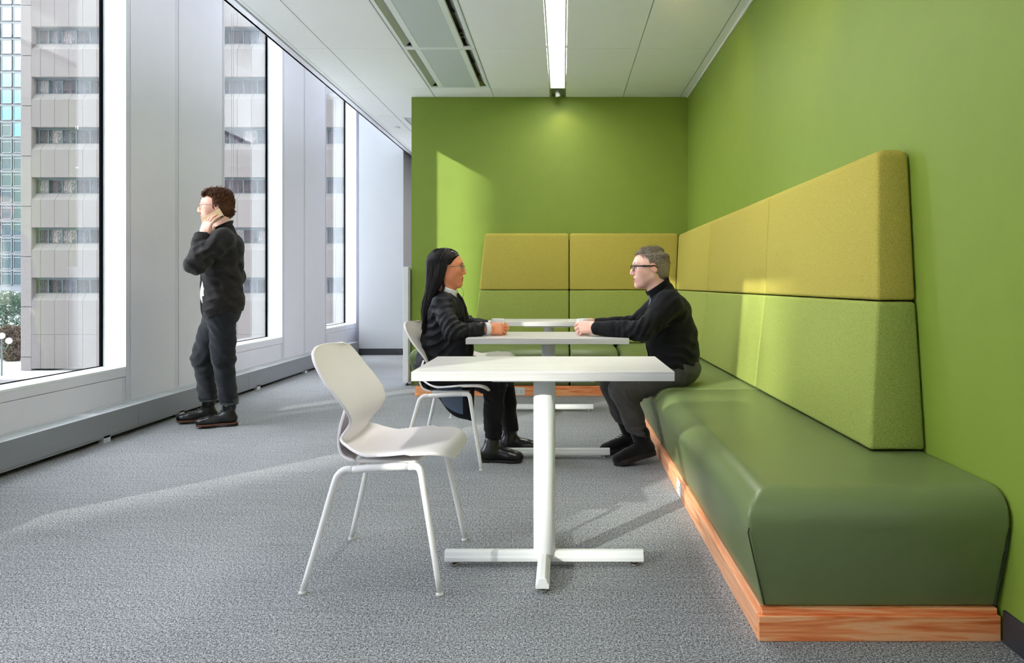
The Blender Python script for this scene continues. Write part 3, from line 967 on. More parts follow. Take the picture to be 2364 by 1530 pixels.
# ------------------------------------------------------------------ tables
def make_table(label, cx, yf, yb, ycol, w=0.915):
    t = thing('cafe_table', label, 'table', (cx, ycol, 0), 0, 'white tables on cross bases')
    a, b_ = yf - ycol, yb - ycol
    rounded_box('tabletop', -w / 2, w / 2, a, b_, 0.712, 0.745, M['laminate'], t, 0.002, 2)
    MB().prism([(-0.20, 0.706), (-0.18, 0.698), (0.18, 0.698), (0.20, 0.706), (0.20, 0.7118), (-0.20, 0.7118)], 'y', -0.11, 0.16).build('mounting_plate', M['white_metal'], t)
    prof = [(0.0375, 0.0), (0.0385, 0.01), (0.0385, 0.64)]
    me = MB()
    n = 32
    for z in (0.028, 0.698):
        pass
    me.lathe([(0.036, 0.026), (0.0405, 0.034), (0.0405, 0.699)], n=n)
    me.build('column', M['white_metal'], t, smooth=True, bevel=0.0)
    for k, (dx, dy, L) in enumerate(((1, 0, 0.37), (-1, 0, 0.37), (0, -1, 0.262), (0, 1, 0.262))):
        # arm: rounded top bar with a step, tapering to its tip
        mb = MB()
        sec = [(-0.0235, 0.020), (0.0235, 0.020), (0.0235, 0.036), (0.019, 0.038), (0.015, 0.054), (0.008, 0.058), (-0.008, 0.058), (-0.015, 0.054), (-0.019, 0.038), (-0.0235, 0.036)]
        mb.prism(sec, 'x', 0.012, L)
        arm = mb.build('base_arm', M['white_metal'], t, bevel=0.002, seg=1, rot=(0, 0, math.atan2(dy, dx)))
        g = MB().lathe([(0.016, 0.0), (0.0175, 0.003), (0.0165, 0.009), (0.008, 0.011), (0.0065, 0.022)], n=18).build('leveling_foot', M['chrome'], arm, smooth=False, loc=(L - 0.034, 0, 0))
    return t
make_table('white table nearest the viewer, its top empty', -0.0685, 2.497, 3.03, 2.690)
make_table('white table with two mugs between the seated pair', -0.085, 4.023, 4.58, 4.352)
make_table('white table farthest back, in front of the end bench', -0.117, 5.745, 6.28, 5.936)

# ------------------------------------------------------------------ chairs
PROF = [(-0.262, 0.822, 0.150), (-0.255, 0.806, 0.196), (-0.235, 0.770, 0.226), (-0.198, 0.715, 0.243), (-0.160, 0.668, 0.246), (-0.130, 0.625, 0.238), (-0.114, 0.582, 0.218),
        (-0.116, 0.545, 0.190), (-0.130, 0.512, 0.166), (-0.140, 0.484, 0.160), (-0.128, 0.458, 0.172), (-0.095, 0.442, 0.196), (-0.035, 0.437, 0.220), (0.05, 0.444, 0.234),
        (0.13, 0.452, 0.236), (0.20, 0.452, 0.224), (0.238, 0.440, 0.196), (0.256, 0.418, 0.150)]
def make_chair():
    t = empty('shell_chair')
    S = spline(PROF, 64)
    nu = 21
    vs_, fs = [], []
    for i, (x, z, hw) in enumerate(S):
        back = max(0.0, min(1.0, (z - 0.47) / 0.12)) if x < 0.0 else 0.0
        low = 1 - back
        for j in range(nu):
            u = -1 + 2 * j / (nu - 1)
            w = math.copysign(abs(u) ** 0.96, u) * hw
            dx = back * 0.030 * u * u
            dz = low * (0.016 * u * u if x < 0.12 else 0.010 * u * u) + (0.022 * u * u * max(0, 1 - abs(x + 0.11) / 0.08) * low)
            # wings of the waist sweep backwards round the hips
            vs_.append((x + dx, w, z + dz))
    for i in range(len(S) - 1):
        for j in range(nu - 1):
            a = i * nu + j
            fs.append((a, a + 1, a + nu + 1, a + nu))
    me = bpy.data.meshes.new('seat_shell')
    me.from_pydata(vs_, [], fs)
    me.polygons.foreach_set('use_smooth', [True] * len(me.polygons))
    sh = link_mesh('seat_shell', me, M['chair'], t)
    so = sh.modifiers.new('solid', 'SOLIDIFY'); so.thickness = 0.010; so.offset = -1
    bv = sh.modifiers.new('bevel', 'BEVEL'); bv.width = 0.004; bv.segments = 2; bv.limit_method = 'ANGLE'; bv.angle_limit = math.radians(50)
    # thick rear skirt joining seat and back under the waist
    sk = spline([(-0.150, 0.600, 0.150), (-0.166, 0.54, 0.158), (-0.170, 0.48, 0.165), (-0.150, 0.440, 0.172), (-0.105, 0.424, 0.178)], 14)
    v2, f2 = [], []
    for (x, z, hw) in sk:
        for j in range(13):
            u = -1 + j / 6
            v2.append((x + 0.030 * u * u, hw * u, z + 0.004 * u * u))
    for i in range(13):
        for j in range(12):
            a = i * 13 + j
            f2.append((a, a + 1, a + 14, a + 13))
    me = bpy.data.meshes.new('rear_skirt'); me.from_pydata(v2, [], f2)
    me.polygons.foreach_set('use_smooth', [True] * len(me.polygons))
    s2 = link_mesh('rear_skirt', me, M['chair'], t)
    so = s2.modifiers.new('solid', 'SOLIDIFY'); so.thickness = 0.008; so.offset = 0
    for s in (-1, 1):
        MB().tube([(p[0], p[1] * s, p[2]) for p in spline([(-0.085, 0.196, 0.404), (-0.03, 0.200, 0.410), (0.06, 0.205, 0.418), (0.125, 0.205, 0.420)], 8)], 0.0135, 12).build('side_rail', M['chair_frame'], t, smooth=True)
        rear = spline([(-0.080, 0.196, 0.4045), (-0.105, 0.200, 0.404), (-0.125, 0.206, 0.390), (-0.140, 0.212, 0.355), (-0.185, 0.236, 0.18), (-0.231, 0.260, 0.008)], 16)
        front = spline([(0.120, 0.205, 0.420), (0.150, 0.208, 0.419), (0.163, 0.211, 0.400), (0.172, 0.216, 0.350), (0.205, 0.238, 0.18), (0.237, 0.260, 0.008)], 16)
        for P in (rear, front):
            rr = [0.0140 - 0.0045 * (i / 15) for i in range(16)]
            lg = MB().tube([(p[0], p[1] * s, p[2]) for p in P], rr, 12).build('leg', M['chair_frame'], t, smooth=True)
            MB().lathe([(0.0125, 0.0), (0.0135, 0.003), (0.0125, 0.007), (0.0098, 0.010)], c=(P[-1][0], P[-1][1] * s, 0), n=14).build('glide', M['glide'], lg)
    MB().tube([(-0.07, -0.197, 0.405), (-0.07, 0.197, 0.405)], 0.010, 10).build('cross_bar', M['chair_frame'], t, smooth=True)
    MB().tube([(0.13, -0.205, 0.420), (0.13, 0.205, 0.420)], 0.010, 10).build('cross_bar', M['chair_frame'], t, smooth=True)
    MB().box(-0.075, 0.14, -0.16, 0.16, 0.418, 0.430).build('under_tray', M['chair_frame'], t, bevel=0.004)
    return t
c1 = make_chair()
c1.location = (-0.645, 2.695, 0); c1.rotation_euler = (0, 0, math.radians(-1.5))
tag(c1, 'empty white plastic shell chair nearest the viewer', 'chair', 'white shell chairs')
c2 = copy_tree(c1); c2.location = (-0.677, 4.330, 0); c2.rotation_euler = (0, 0, math.radians(-4))
tag(c2, 'white plastic shell chair that the woman sits on', 'chair', 'white shell chairs')
c3 = copy_tree(c1); c3.location = (-0.655, 5.905, 0); c3.rotation_euler = (0, 0, math.radians(2))
tag(c3, 'empty white plastic shell chair at the farthest table', 'chair', 'white shell chairs')

# ------------------------------------------------------------------ mugs
def mug(label, x, y):
    t = thing('coffee_mug', label, 'mug', (x, y, 0.745), 0, 'white mugs on the middle table')
    MB().lathe([(0.0005, 0.004), (0.028, 0.004), (0.030, 0.0), (0.034, 0.002), (0.0385, 0.02), (0.0395, 0.093), (0.0375, 0.095), (0.0360, 0.092), (0.0345, 0.02), (0.0005, 0.012)], n=32, cap=False).build('mug_body', M['cup'], t, smooth=True)
    MB().lathe([(0.0352, 0.070), (0.0005, 0.070)], n=24, cap=False).build('coffee', M['coffee'], t)
    hd = spline([(0.0, 0.038, 0.078), (0.0, 0.062, 0.072), (0.0, 0.066, 0.045), (0.0, 0.055, 0.024), (0.0, 0.037, 0.020)], 14)
    MB().tube([tuple(p) for p in hd], 0.0055, 8).build('handle', M['cup'], t, smooth=True)
    return t
mug('white mug held by the woman', -0.389, 4.335)
mug('white mug held by the seated man', 0.122, 4.335)

# ------------------------------------------------------------------ low white locker past the wall corner
t = thing('storage_cabinet', 'white metal cabinet seen edge on at the green wall corner', 'cabinet', (-1.61, 7.42, 0))
MB().box(-0.036, 0.018, 0.0, 1.25, 0.030, 1.226).build('cabinet_body', M['locker'], t, bevel=0.002, seg=1)
MB().box(0.018, 0.036, 0.010, 1.25, 0.045, 1.20).build('cabinet_door', M['plate'], t, bevel=0.002, seg=1)
for yy in (0.04, 1.2):
    MB().lathe([(0.018, 0.0), (0.018, 0.01), (0.008, 0.014), (0.008, 0.032)], c=(0.0, yy, 0), n=14).build('cabinet_foot', M['dark_void'], t)

# ------------------------------------------------------------------ blind cords
def cord(label, pts, pts2, clip=None):
    t = thing('blind_cord', label, 'blind cord', (0, 0, 0), 0, 'window blind cords')
    for P in (pts, pts2):
        MB().tube([tuple(p) for p in spline(P, 24)], 0.0022, 6).build('bead_chain', M['cord'], t)
    if clip:
        MB().box(clip[0] - 0.01, clip[0] + 0.008, clip[1] - 0.008, clip[1] + 0.008, clip[2] - 0.012, clip[2] + 0.012).build('cord_clip', M['reveal'], t, bevel=0.002)
    return t
xc = -3.24
cord('long bead chain blind cord in the window behind the standing man', [(xc, 7.045, 3.70), (xc, 7.04, 2.6), (xc, 7.03, 1.4), (xc, 7.025, 0.9)],
     [(xc, 7.085, 3.70), (xc, 7.08, 2.6), (xc, 7.06, 1.4), (xc, 7.025, 0.9)])
cord('bead chain blind cord hooked to the frame of the farthest window', [(xc, 10.10, 3.70), (xc, 10.09, 2.2), (xc, 10.06, 1.0), (xc, 9.93, 0.58), (xc + 0.06, 9.665, 0.60)],
     [(xc, 10.18, 3.70), (xc, 10.17, 2.2), (xc, 10.13, 1.0), (xc, 9.97, 0.565), (xc + 0.06, 9.665, 0.595)], (xc + 0.06, 9.662, 0.60))

# =================================================================== PEOPLE
# small signed-distance modeller: blended round cones and ellipsoids meshed with surface nets
def V3(*a): return np.array(a if len(a) == 3 else a[0], float)

def rc(a, b, ra, rb, k=0.02, op='u'): return ('rc', V3(a), V3(b), ra, rb, k, op)
def el(c, r, k=0.02, op='u', R=None): return ('el', V3(c), V3(r), R, None, k, op)
def bx(c, hs, rad=0.01, k=0.01, op='u', R=None): return ('bx', V3(c), V3(hs), R, rad, k, op)

def prim_bounds(p):
    t = p[0]
    if t == 'rc':
        lo = np.minimum(p[1] - p[3], p[2] - p[4]); hi = np.maximum(p[1] + p[3], p[2] + p[4])
    else:
        m = np.linalg.norm(p[2]) if p[3] is not None else p[2]
        lo, hi = p[1] - m, p[1] + m
        if t == 'bx': lo, hi = lo - 0.002, hi + 0.002
    return lo, hi

def prim_eval(p, X, Y, Z):
    t = p[0]
    if t == 'rc':
        a, b, ra, rb = p[1], p[2], p[3], p[4]
        d = b - a; L2 = max(float(d @ d), 1e-12)
        px, py, pz = X - a[0], Y - a[1], Z - a[2]
        h = np.clip((px * d[0] + py * d[1] + pz * d[2]) / L2, 0, 1)
        return np.sqrt((px - d[0] * h) ** 2 + (py - d[1] * h) ** 2 + (pz - d[2] * h) ** 2) - (ra + (rb - ra) * h)
    c, r, R = p[1], p[2], p[3]
    px, py, pz = X - c[0], Y - c[1], Z - c[2]
    if R is not None:      # rows of R are the local axes
        px, py, pz = (R[0, 0] * px + R[0, 1] * py + R[0, 2] * pz, R[1, 0] * px + R[1, 1] * py + R[1, 2] * pz, R[2, 0] * px + R[2, 1] * py + R[2, 2] * pz)
    if t == 'el':
        k0 = np.sqrt((px / r[0]) ** 2 + (py / r[1]) ** 2 + (pz / r[2]) ** 2)
        k1 = np.sqrt((px / r[0] ** 2) ** 2 + (py / r[1] ** 2) ** 2 + (pz / r[2] ** 2) ** 2) + 1e-9
        return k0 * (k0 - 1) / k1
    q = [np.abs(px) - r[0] + p[4], np.abs(py) - r[1] + p[4], np.abs(pz) - r[2] + p[4]]
    out = np.sqrt(np.maximum(q[0], 0) ** 2 + np.maximum(q[1], 0) ** 2 + np.maximum(q[2], 0) ** 2)
    return out + np.minimum(np.maximum(q[0], np.maximum(q[1], q[2])), 0) - p[4]

def field(prims, h, post=None, pad_=0.02):
    los, his = zip(*[prim_bounds(p) for p in prims if p[6] == 'u'])
    lo = np.min(los, 0) - pad_; hi = np.max(his, 0) + pad_
    n = np.ceil((hi - lo) / h).astype(int) + 1
    F = np.full(n, 1.0, np.float32)
    ax = [lo[i] + h * np.arange(n[i]) for i in range(3)]
    for p in prims:
        a, b = prim_bounds(p)
        m = p[5] + 3 * h + 0.006
        i0 = np.clip(np.floor((a - m - lo) / h).astype(int), 0, n); i1 = np.clip(np.ceil((b + m - lo) / h).astype(int) + 1, 0, n)
        if np.any(i1 <= i0): continue
        sl = tuple(slice(i0[i], i1[i]) for i in range(3))
        X, Y, Z = np.meshgrid(*[ax[i][sl[i]] for i in range(3)], indexing='ij', sparse=True)
        d = prim_eval(p, X, Y, Z).astype(np.float32)
        f = F[sl]; k = max(p[5], 1e-6)
        if p[6] == 'u':
            hh = np.maximum(k - np.abs(f - d), 0) / k
            F[sl] = np.minimum(f, d) - hh * hh * k * 0.25
        else:
            d = -d
            hh = np.maximum(k - np.abs(f - d), 0) / k
            F[sl] = np.maximum(f, d) + hh * hh * k * 0.25
    if post is not None:
        X, Y, Z = np.meshgrid(*ax, indexing='ij', sparse=True)
        F = post(F, X, Y, Z).astype(np.float32)
    F[0] = F[-1] = 1; F[:, 0] = F[:, -1] = 1; F[:, :, 0] = F[:, :, -1] = 1
    return F, lo

def nets(F, lo, h):
    ins = F < 0
    n = np.array(F.shape) - 1
    acc = np.zeros(tuple(n) + (3,), np.float32); cnt = np.zeros(tuple(n), np.int16)
    def corner(A, dx, dy, dz): return A[dx:dx + n[0], dy:dy + n[1], dz:dz + n[2]]
    for axis in range(3):
        o1, o2 = [q for q in range(3) if q != axis]
        for u in (0, 1):
            for v in (0, 1):
                d0 = [0, 0, 0]; d0[o1] = u; d0[o2] = v
                d1 = list(d0); d1[axis] = 1
                A, B = corner(F, *d0), corner(F, *d1)
                cr = corner(ins, *d0) != corner(ins, *d1)
                t = np.where(cr, A / np.where(cr, A - B, 1), 0)
                for q in range(3):
                    acc[..., q] += np.where(cr, (t if q == axis else d0[q]), 0)
                cnt += cr
    act = cnt > 0
    idx = -np.ones(tuple(n), np.int64)
    ii = np.argwhere(act)
    idx[act] = np.arange(len(ii))
    verts = (ii + acc[act] / cnt[act][:, None]) * h + lo
    faces = []
    for axis in range(3):
        o1, o2 = (axis + 1) % 3, (axis + 2) % 3
        s0 = [slice(None)] * 3; s1 = [slice(None)] * 3
        s0[axis] = slice(0, -1); s1[axis] = slice(1, None)
        a, b = ins[tuple(s0)], ins[tuple(s1)]
        e = np.argwhere(a != b)
        e = e[(e[:, o1] > 0) & (e[:, o2] > 0) & (e[:, o1] < n[o1]) & (e[:, o2] < n[o2])]
        flip = a[tuple(e.T)]
        def cell(du, dv):
            c = e.copy(); c[:, o1] -= du; c[:, o2] -= dv
            return idx[tuple(c.T)]
        q = np.stack([cell(0, 0), cell(1, 0), cell(1, 1), cell(0, 1)], 1)
        q[~flip] = q[~flip][:, ::-1]
        faces.append(q)
    return verts, np.vstack(faces)

def solid(prims, h, post=None):
    F, lo = field(prims, h, post)
    return nets(F, lo, h)

def relax(v, f, it=1, lam=0.5):
    v = v.copy()
    for _ in range(it):
        s = np.zeros_like(v); c = np.zeros(len(v))
        for k in range(4):
            np.add.at(s, f[:, k], v[f[:, (k + 1) % 4]]); np.add.at(c, f[:, k], 1)
            np.add.at(s, f[:, (k + 1) % 4], v[f[:, k]]); np.add.at(c, f[:, (k + 1) % 4], 1)
        v += lam * (s / np.maximum(c, 1)[:, None] - v)
    return v

def np_mesh(name, v, f, mats, mi=None, parent=None, as_smooth=True):
    me = bpy.data.meshes.new(name)
    me.from_pydata([tuple(p) for p in v.tolist()], [], f.tolist())
    for m_ in (mats if isinstance(mats, (list, tuple)) else [mats]): me.materials.append(m_)
    if mi is not None: me.polygons.foreach_set('material_index', np.asarray(mi, np.int32))
    if as_smooth: me.polygons.foreach_set('use_smooth', [True] * len(me.polygons))
    me.update()
    return link_mesh(name, me, None, parent)

def basis(x, z):
    """rotation matrix (columns = local axes in the world) from finger direction and back normal"""
    x = Vector(x).normalized(); z = Vector(z)
    z = (z - x * z.dot(x)).normalized(); y = z.cross(x)
    return Matrix((x, y, z)).transposed()

def xf(v, R, t):
    Rn = np.array(R)
    return v @ Rn.T + np.array(t)

# --- fold pattern for cloth
def folds(amp, wl, seed, stretch=(1, 1, 1)):
    r = np.random.default_rng(seed)
    K = [(r.normal(size=3) * np.array(stretch)) for _ in range(4)]
    K = [k / np.linalg.norm(k) * 2 * math.pi / (wl * s) for k, s in zip(K, (1, 0.7, 1.5, 2.3))]
    ph = r.uniform(0, 6, 4)
    def fn(F, X, Y, Z):
        w = 0.9 * np.sin(K[3][0] * X + K[3][1] * Y + K[3][2] * Z + ph[3])
        s = 0
        for k, p_, g in zip(K[:3], ph, (0.5, 0.3, 0.5)):
            s = s + g * (1 - 2 * np.abs(np.sin(0.5 * (k[0] * X + k[1] * Y + k[2] * Z + p_ + 1.3 * w))))
        return F + amp * s
    return fn

def wrinkles(center, axis, amp, wl, sig, seed=0):
    """ridges across an arm or waist: bands perpendicular to axis, fading with distance"""
    c = V3(*center); a = V3(*axis); a /= np.linalg.norm(a)
    b = np.cross(a, V3(0.3, 0.8, 0.5)); b /= np.linalg.norm(b); e = np.cross(a, b)
    def fn(F, X, Y, Z):
        x, y, z = X - c[0], Y - c[1], Z - c[2]
        d2 = x * x + y * y + z * z
        u = x * a[0] + y * a[1] + z * a[2]; p = x * b[0] + y * b[1] + z * b[2]; q = x * e[0] + y * e[1] + z * e[2]
        ph = u / wl * 2 * math.pi + 1.5 * np.sin(p * 38 + seed) + 1.1 * np.sin(q * 31 + 2 * seed)
        return F + amp * np.exp(-d2 / (2 * sig * sig)) * (np.abs(np.sin(ph * 0.5)) * 2 - 1.2)
    return fn

def chain(*fns):
    def fn(F, X, Y, Z):
        for g in fns: F = g(F, X, Y, Z)
        return F
    return fn

# --- hand: x along the fingers, z out of the back of the hand; thumb on +y when side=+1
def hand_prims(side, curls, spread=0.0, thumb=((0.55, 0.75, -0.30), (0.85, 0.40, -0.35)), s=1.0):
    P = []
    base = [(0.088, 0.030), (0.092, 0.009), (0.087, -0.012), (0.078, -0.031)]
    seg = [(0.043, 0.026, 0.021), (0.047, 0.029, 0.022), (0.043, 0.027, 0.021), (0.034, 0.021, 0.019)]
    rad = [(0.0098, 0.0088, 0.0080, 0.0068), (0.0100, 0.0090, 0.0082, 0.0070), (0.0096, 0.0086, 0.0078, 0.0066), (0.0086, 0.0076, 0.0070, 0.0060)]
    P.append(el((0.048, 0.0, 0.0), (0.052, 0.040, 0.0145), 0.012))
    P.append(bx((0.055, 0.0, 0.001), (0.036, 0.037, 0.011), 0.010, 0.012))
    P.append(el((0.032, 0.022, -0.008), (0.030, 0.020, 0.014), 0.012))       # ball of the thumb
    P.append(el((0.036, -0.024, -0.006), (0.032, 0.014, 0.012), 0.012))
    P.append(rc((-0.07, 0, 0), (0.016, 0, 0), 0.026, 0.027, 0.016))           # wrist
    for k, ((bx_, by_), L, rr, cu) in enumerate(zip(base, seg, rad, curls)):
        sp = spread * (1.5 - k)
        p = np.array([bx_, by_, 0.002]); a = 0.0
        P.append(rc((bx_ - 0.045, by_ * 0.75, 0.002), p, 0.009, rr[0] + 0.0012, 0.010))
        for j in range(3):
            a += cu[j]
            d = np.array([math.cos(a) * math.cos(sp), math.cos(a) * math.sin(sp), -math.sin(a)])
            q = p + d * L[j]
            P.append(rc(p, q, rr[j], rr[j + 1], 0.0035))
            p = q
    t0 = np.array([0.022, 0.028, -0.006]); d0, d1 = [np.array(t_) / np.linalg.norm(t_) for t_ in thumb]
    t1 = t0 + d0 * 0.040; t2 = t1 + (d0 * 0.35 + d1 * 0.65) * 0.031; t3 = t2 + d1 * 0.024
    P += [rc(t0, t1, 0.0135, 0.0108, 0.010), rc(t1, t2, 0.0106, 0.0094, 0.004), rc(t2, t3, 0.0094, 0.0072, 0.004)]
    if side < 0:
        m_ = np.array([1, -1, 1.0])
        P = [(p[0], p[1] * m_, p[2] * m_ if p[0] == 'rc' else p[2]) + p[3:] for p in P]
    if s != 1.0:
        P = [(p[0], p[1] * s, p[2] * s, p[3] * s if p[0] == 'rc' else p[3], (p[4] * s if p[4] is not None else None), p[5] * s, p[6]) for p in P]
    return P

def make_hand(side, wrist, xd, zd, curls, spread=0.0, s=1.0, **kw):
    v, f = solid(hand_prims(side, curls, spread, s=s, **kw), 0.0030)
    v = relax(v, f, 1, 0.4)
    return xf(v, basis(xd, zd), wrist), f

# --- head in its own frame: face +x, left +y, up z
def head_prims(neck_to, o):
    w = o.get('w', 1.0)
    P = [el((-0.012, 0, 0.030), (0.100, 0.077 * w, 0.086), 0.02),
         el((0.020, 0, 0.020), (0.074, 0.070 * w, 0.072), 0.03),
         el((0.030, 0, -0.040), (0.060, 0.056 * w, 0.076), 0.03),
         rc((-0.008, 0.050 * w, -0.052), (0.058, 0.016, -0.096), 0.018, 0.016, 0.03),
         rc((-0.008, -0.050 * w, -0.052), (0.058, -0.016, -0.096), 0.018, 0.016, 0.03),
         el((0.074 + o.get('chin', 0), 0, -0.100), (0.021, 0.023, 0.018), 0.024),
         rc((0.078, 0.040, 0.030), (0.086, 0.010, 0.028), 0.012, 0.011, 0.016),
         rc((0.078, -0.040, 0.030), (0.086, -0.010, 0.028), 0.012, 0.011, 0.016),
         el((0.060, 0.044, -0.018), (0.026, 0.020, 0.022), 0.026),
         el((0.060, -0.044, -0.018), (0.026, 0.020, 0.022), 0.026),
         el((0.034, 0.036, -0.046), (0.036, 0.022, 0.036), 0.03), el((0.034, -0.036, -0.046), (0.036, 0.022, 0.036), 0.03),
         # mouth mound
         el((0.078, 0, -0.060), (0.020, 0.030, 0.022), 0.022)]
    for s in (-1, 1):
        P.append(el((0.101, s * 0.033, 0.008), (0.017, 0.019, 0.0115), 0.013, 's'))
    # nose
    nl = o.get('nose', 1.0)
    P += [rc((0.089, 0, 0.020), (0.104 + 0.004 * nl, 0, -0.012), 0.0078, 0.0088, 0.014),
          rc((0.104 + 0.004 * nl, 0, -0.012), (0.108 + 0.004 * nl, 0, -0.027), 0.0088, 0.0106, 0.008),
          el((0.099, 0.0115, -0.031), (0.011, 0.0078, 0.0078), 0.006), el((0.099, -0.0115, -0.031), (0.011, 0.0078, 0.0078), 0.006),
          el((0.105, 0.006, -0.0385), (0.006, 0.0034, 0.0036), 0.003, 's'), el((0.105, -0.006, -0.0385), (0.006, 0.0034, 0.0036), 0.003, 's')]
    # lips and the line between them
    op = o.get('mouth', 0.0)
    P += [el((0.0945, 0, -0.0575), (0.0085, 0.021, 0.0062), 0.006), el((0.0920, 0, -0.0715 - op), (0.0085, 0.019, 0.0068), 0.006),
          el((0.1040, 0, -0.0645 - op / 2), (0.0110, 0.022, 0.0017 + op * 0.5), 0.002, 's')]
    # lids
    for s in (-1, 1):
        P.append(rc((0.084, s * 0.020, 0.0150), (0.078, s * 0.045, 0.0130), 0.0048, 0.0044, 0.005))
        P.append(rc((0.083, s * 0.022, 0.0005), (0.077, s * 0.044, 0.0025), 0.0040, 0.0036, 0.006))
    # ears
    for s in (-1, 1):
        a = 0.25
        R = np.array([[math.cos(a), 0, -math.sin(a)], [0, 1, 0], [math.sin(a), 0, math.cos(a)]])
        P.append(el((-0.010, s * 0.080 * w, -0.002), (0.0185, 0.0085, 0.0315), 0.006, 'u', R))
        P.append(el((-0.005, s * 0.0895 * w, 0.002), (0.0100, 0.0085, 0.0190), 0.003, 's', R))
        P.append(rc((-0.002, s * 0.083 * w, -0.010), (-0.012, s * 0.084 * w, -0.022), 0.004, 0.004, 0.004))
    nt_ = V3(neck_to)
    P += [rc((-0.026, 0, -0.045), nt_, 0.052 * w, 0.060 * w, 0.03), rc((-0.01, 0, -0.075), nt_ + V3(0.012, 0, 0), 0.040, 0.050, 0.03)]
    return P

def skin_mats(name, base, lip, dark, beard=None):
    """one skin material; a colour attribute carries lip (r), stubble (g) and blush (b) weights"""
    m_, nt, b = new_mat(name + '_skin')
    v = coords(nt)
    f = noise(nt, v, 22, 4, 0.6); f2 = noise(nt, v, 160, 2)
    c = lin(base)
    c1 = tuple(min(1, q * s) for q, s in zip(c[:3], (1.03, 0.92, 0.88))) + (1,)
    col = ramp(nt, f, [(0.3, c), (0.75, c1)])
    at = nt.nodes.new('ShaderNodeVertexColor'); at.layer_name = 'weights'
    se = nt.nodes.new('ShaderNodeSeparateColor'); nt.links.new(at.outputs['Color'], se.inputs[0])
    bl = tuple(min(1, q * s) for q, s in zip(c[:3], (1.0, 0.62, 0.56))) + (1,)
    col = mixc(nt, math_n(nt, 'MULTIPLY', se.outputs[2], 0.65), col, bl)
    col = mixc(nt, math_n(nt, 'MULTIPLY', se.outputs[1], math_n(nt, 'ADD', 0.45, math_n(nt, 'MULTIPLY', noise(nt, v, 420, 2), 0.55))), col, lin(beard if beard else base))
    col = mixc(nt, se.outputs[0], col, lin(lip))
    nt.links.new(col, b.inputs['Base Color'])
    b.inputs['Roughness'].default_value = 0.46
    b.inputs['Subsurface Weight'].default_value = 0.12
    b.inputs['Subsurface Radius'].default_value = (0.008, 0.003, 0.0015)
    bump(nt, b, f2, 0.12, 0.001)
    return [m_]

M['eye_white'] = plain('eye_white', (226, 222, 216), 0.2, var=0.01)
M['iris'] = plain('iris', (40, 30, 24), 0.15)

def build_person(name, label, root, core, head, hands, mats, core_h=0.011):
    """one continuous body mesh: core (trunk and limbs), head with neck, hands"""
    Vs, Fs, Ms, Wt = [], [], [], {}
    n0 = 0
    def push(v, f, mi):
        nonlocal n0
        Vs.append(v - np.array(root)); Fs.append(f + n0); Ms.append(mi); n0 += len(v)
    v, f = solid(core, core_h); push(v, f, np.zeros(len(f), int))
    R = Matrix.Rotation(head['yaw'], 3, 'Z') @ Matrix.Rotation(head.get('pitch', 0), 3, 'Y') @ Matrix.Rotation(head.get('roll', 0), 3, 'X')
    s = head.get('s', 1.0)
    hc = Vector(head['c'])
    nl = (R.inverted() @ (Vector(head['neck']) - hc)) / s
    v, f = solid(head_prims(tuple(nl), head), 0.0030)
    v = relax(v, f, 1, 0.35)
    sst = lambda q, a_, b_: np.clip((q - a_) / (b_ - a_), 0, 1) ** 2 * (3 - 2 * np.clip((q - a_) / (b_ - a_), 0, 1))
    x_, y_, z_ = v[:, 0], np.abs(v[:, 1]), v[:, 2]
    mo = head.get('mouth', 0)
    lipd = np.sqrt((y_ / 0.0225) ** 2 + ((z_ + 0.0645 + mo / 2) / (0.0118 + mo)) ** 2)
    wl_ = (1 - sst(lipd, 0.85, 1.1)) * sst(x_, 0.078, 0.084)
    bd = np.zeros(len(v))
    if head.get('beard'):
        edge = -0.030 - 0.020 * sst(x_, 0.02, 0.07) + 0.012 * sst(y_, 0.045, 0.06)
        bd = (1 - sst(z_, edge - 0.016, edge + 0.006)) * sst(x_, -0.012, 0.024) * sst(z_, -0.135, -0.112)
    blush = np.exp(-(((x_ - 0.07) / 0.026) ** 2 + ((y_ - 0.045) / 0.022) ** 2 + ((z_ + 0.022) / 0.020) ** 2)) * 0.6
    blush = np.maximum(blush, np.exp(-(((x_ - 0.110) / 0.014) ** 2 + (y_ / 0.016) ** 2 + ((z_ + 0.028) / 0.014) ** 2)) * 0.8)
    blush = np.maximum(blush, np.exp(-(((x_ + 0.008) / 0.022) ** 2 + ((y_ - 0.086) / 0.010) ** 2 + (z_ / 0.034) ** 2)))
    Wt[len(Vs)] = np.stack([wl_, bd, blush], 1)
    mi = np.zeros(len(f), int)
    push(xf(v * s, R, hc), f, mi)
    for hd in hands:
        v, f = make_hand(**hd); push(v, f, np.zeros(len(f), int))
    o = np_mesh(name, np.vstack(Vs), np.vstack(Fs), mats, np.concatenate(Ms))
    o.location = root
    wts = np.vstack([np.hstack([Wt[i] if i in Wt else np.zeros((len(q), 3)), np.ones((len(q), 1))]) for i, q in enumerate(Vs)])
    ca = o.data.color_attributes.new('weights', 'FLOAT_COLOR', 'POINT')
    ca.data.foreach_set('color', wts.astype(np.float32).ravel())
    tag(o, label, 'person')
    hf = lambda p: tuple(R @ (Vector(p) * s) + hc - Vector(root))
    # eyes and brows
    for sd in (-1, 1):
        e = MB().lathe([(0.0002, -0.0118), (0.006, -0.0102), (0.0102, -0.006), (0.0118, 0), (0.0102, 0.006), (0.006, 0.0102), (0.0002, 0.0118)], n=14, cap=False)
        link = e.build('eye', M['eye_white'], o, smooth=True, loc=hf((0.0795, sd * 0.0325, 0.0075)))
        ir = MB().lathe([(0.0002, 0.0126), (0.0040, 0.0120), (0.0066, 0.0104)], n=14, cap=False).build('iris', M['iris'], link)
        ir.rotation_euler = (R.to_4x4() @ Matrix.Rotation(math.pi / 2, 4, 'Y')).to_euler()
    return o, R, s, hc, hf

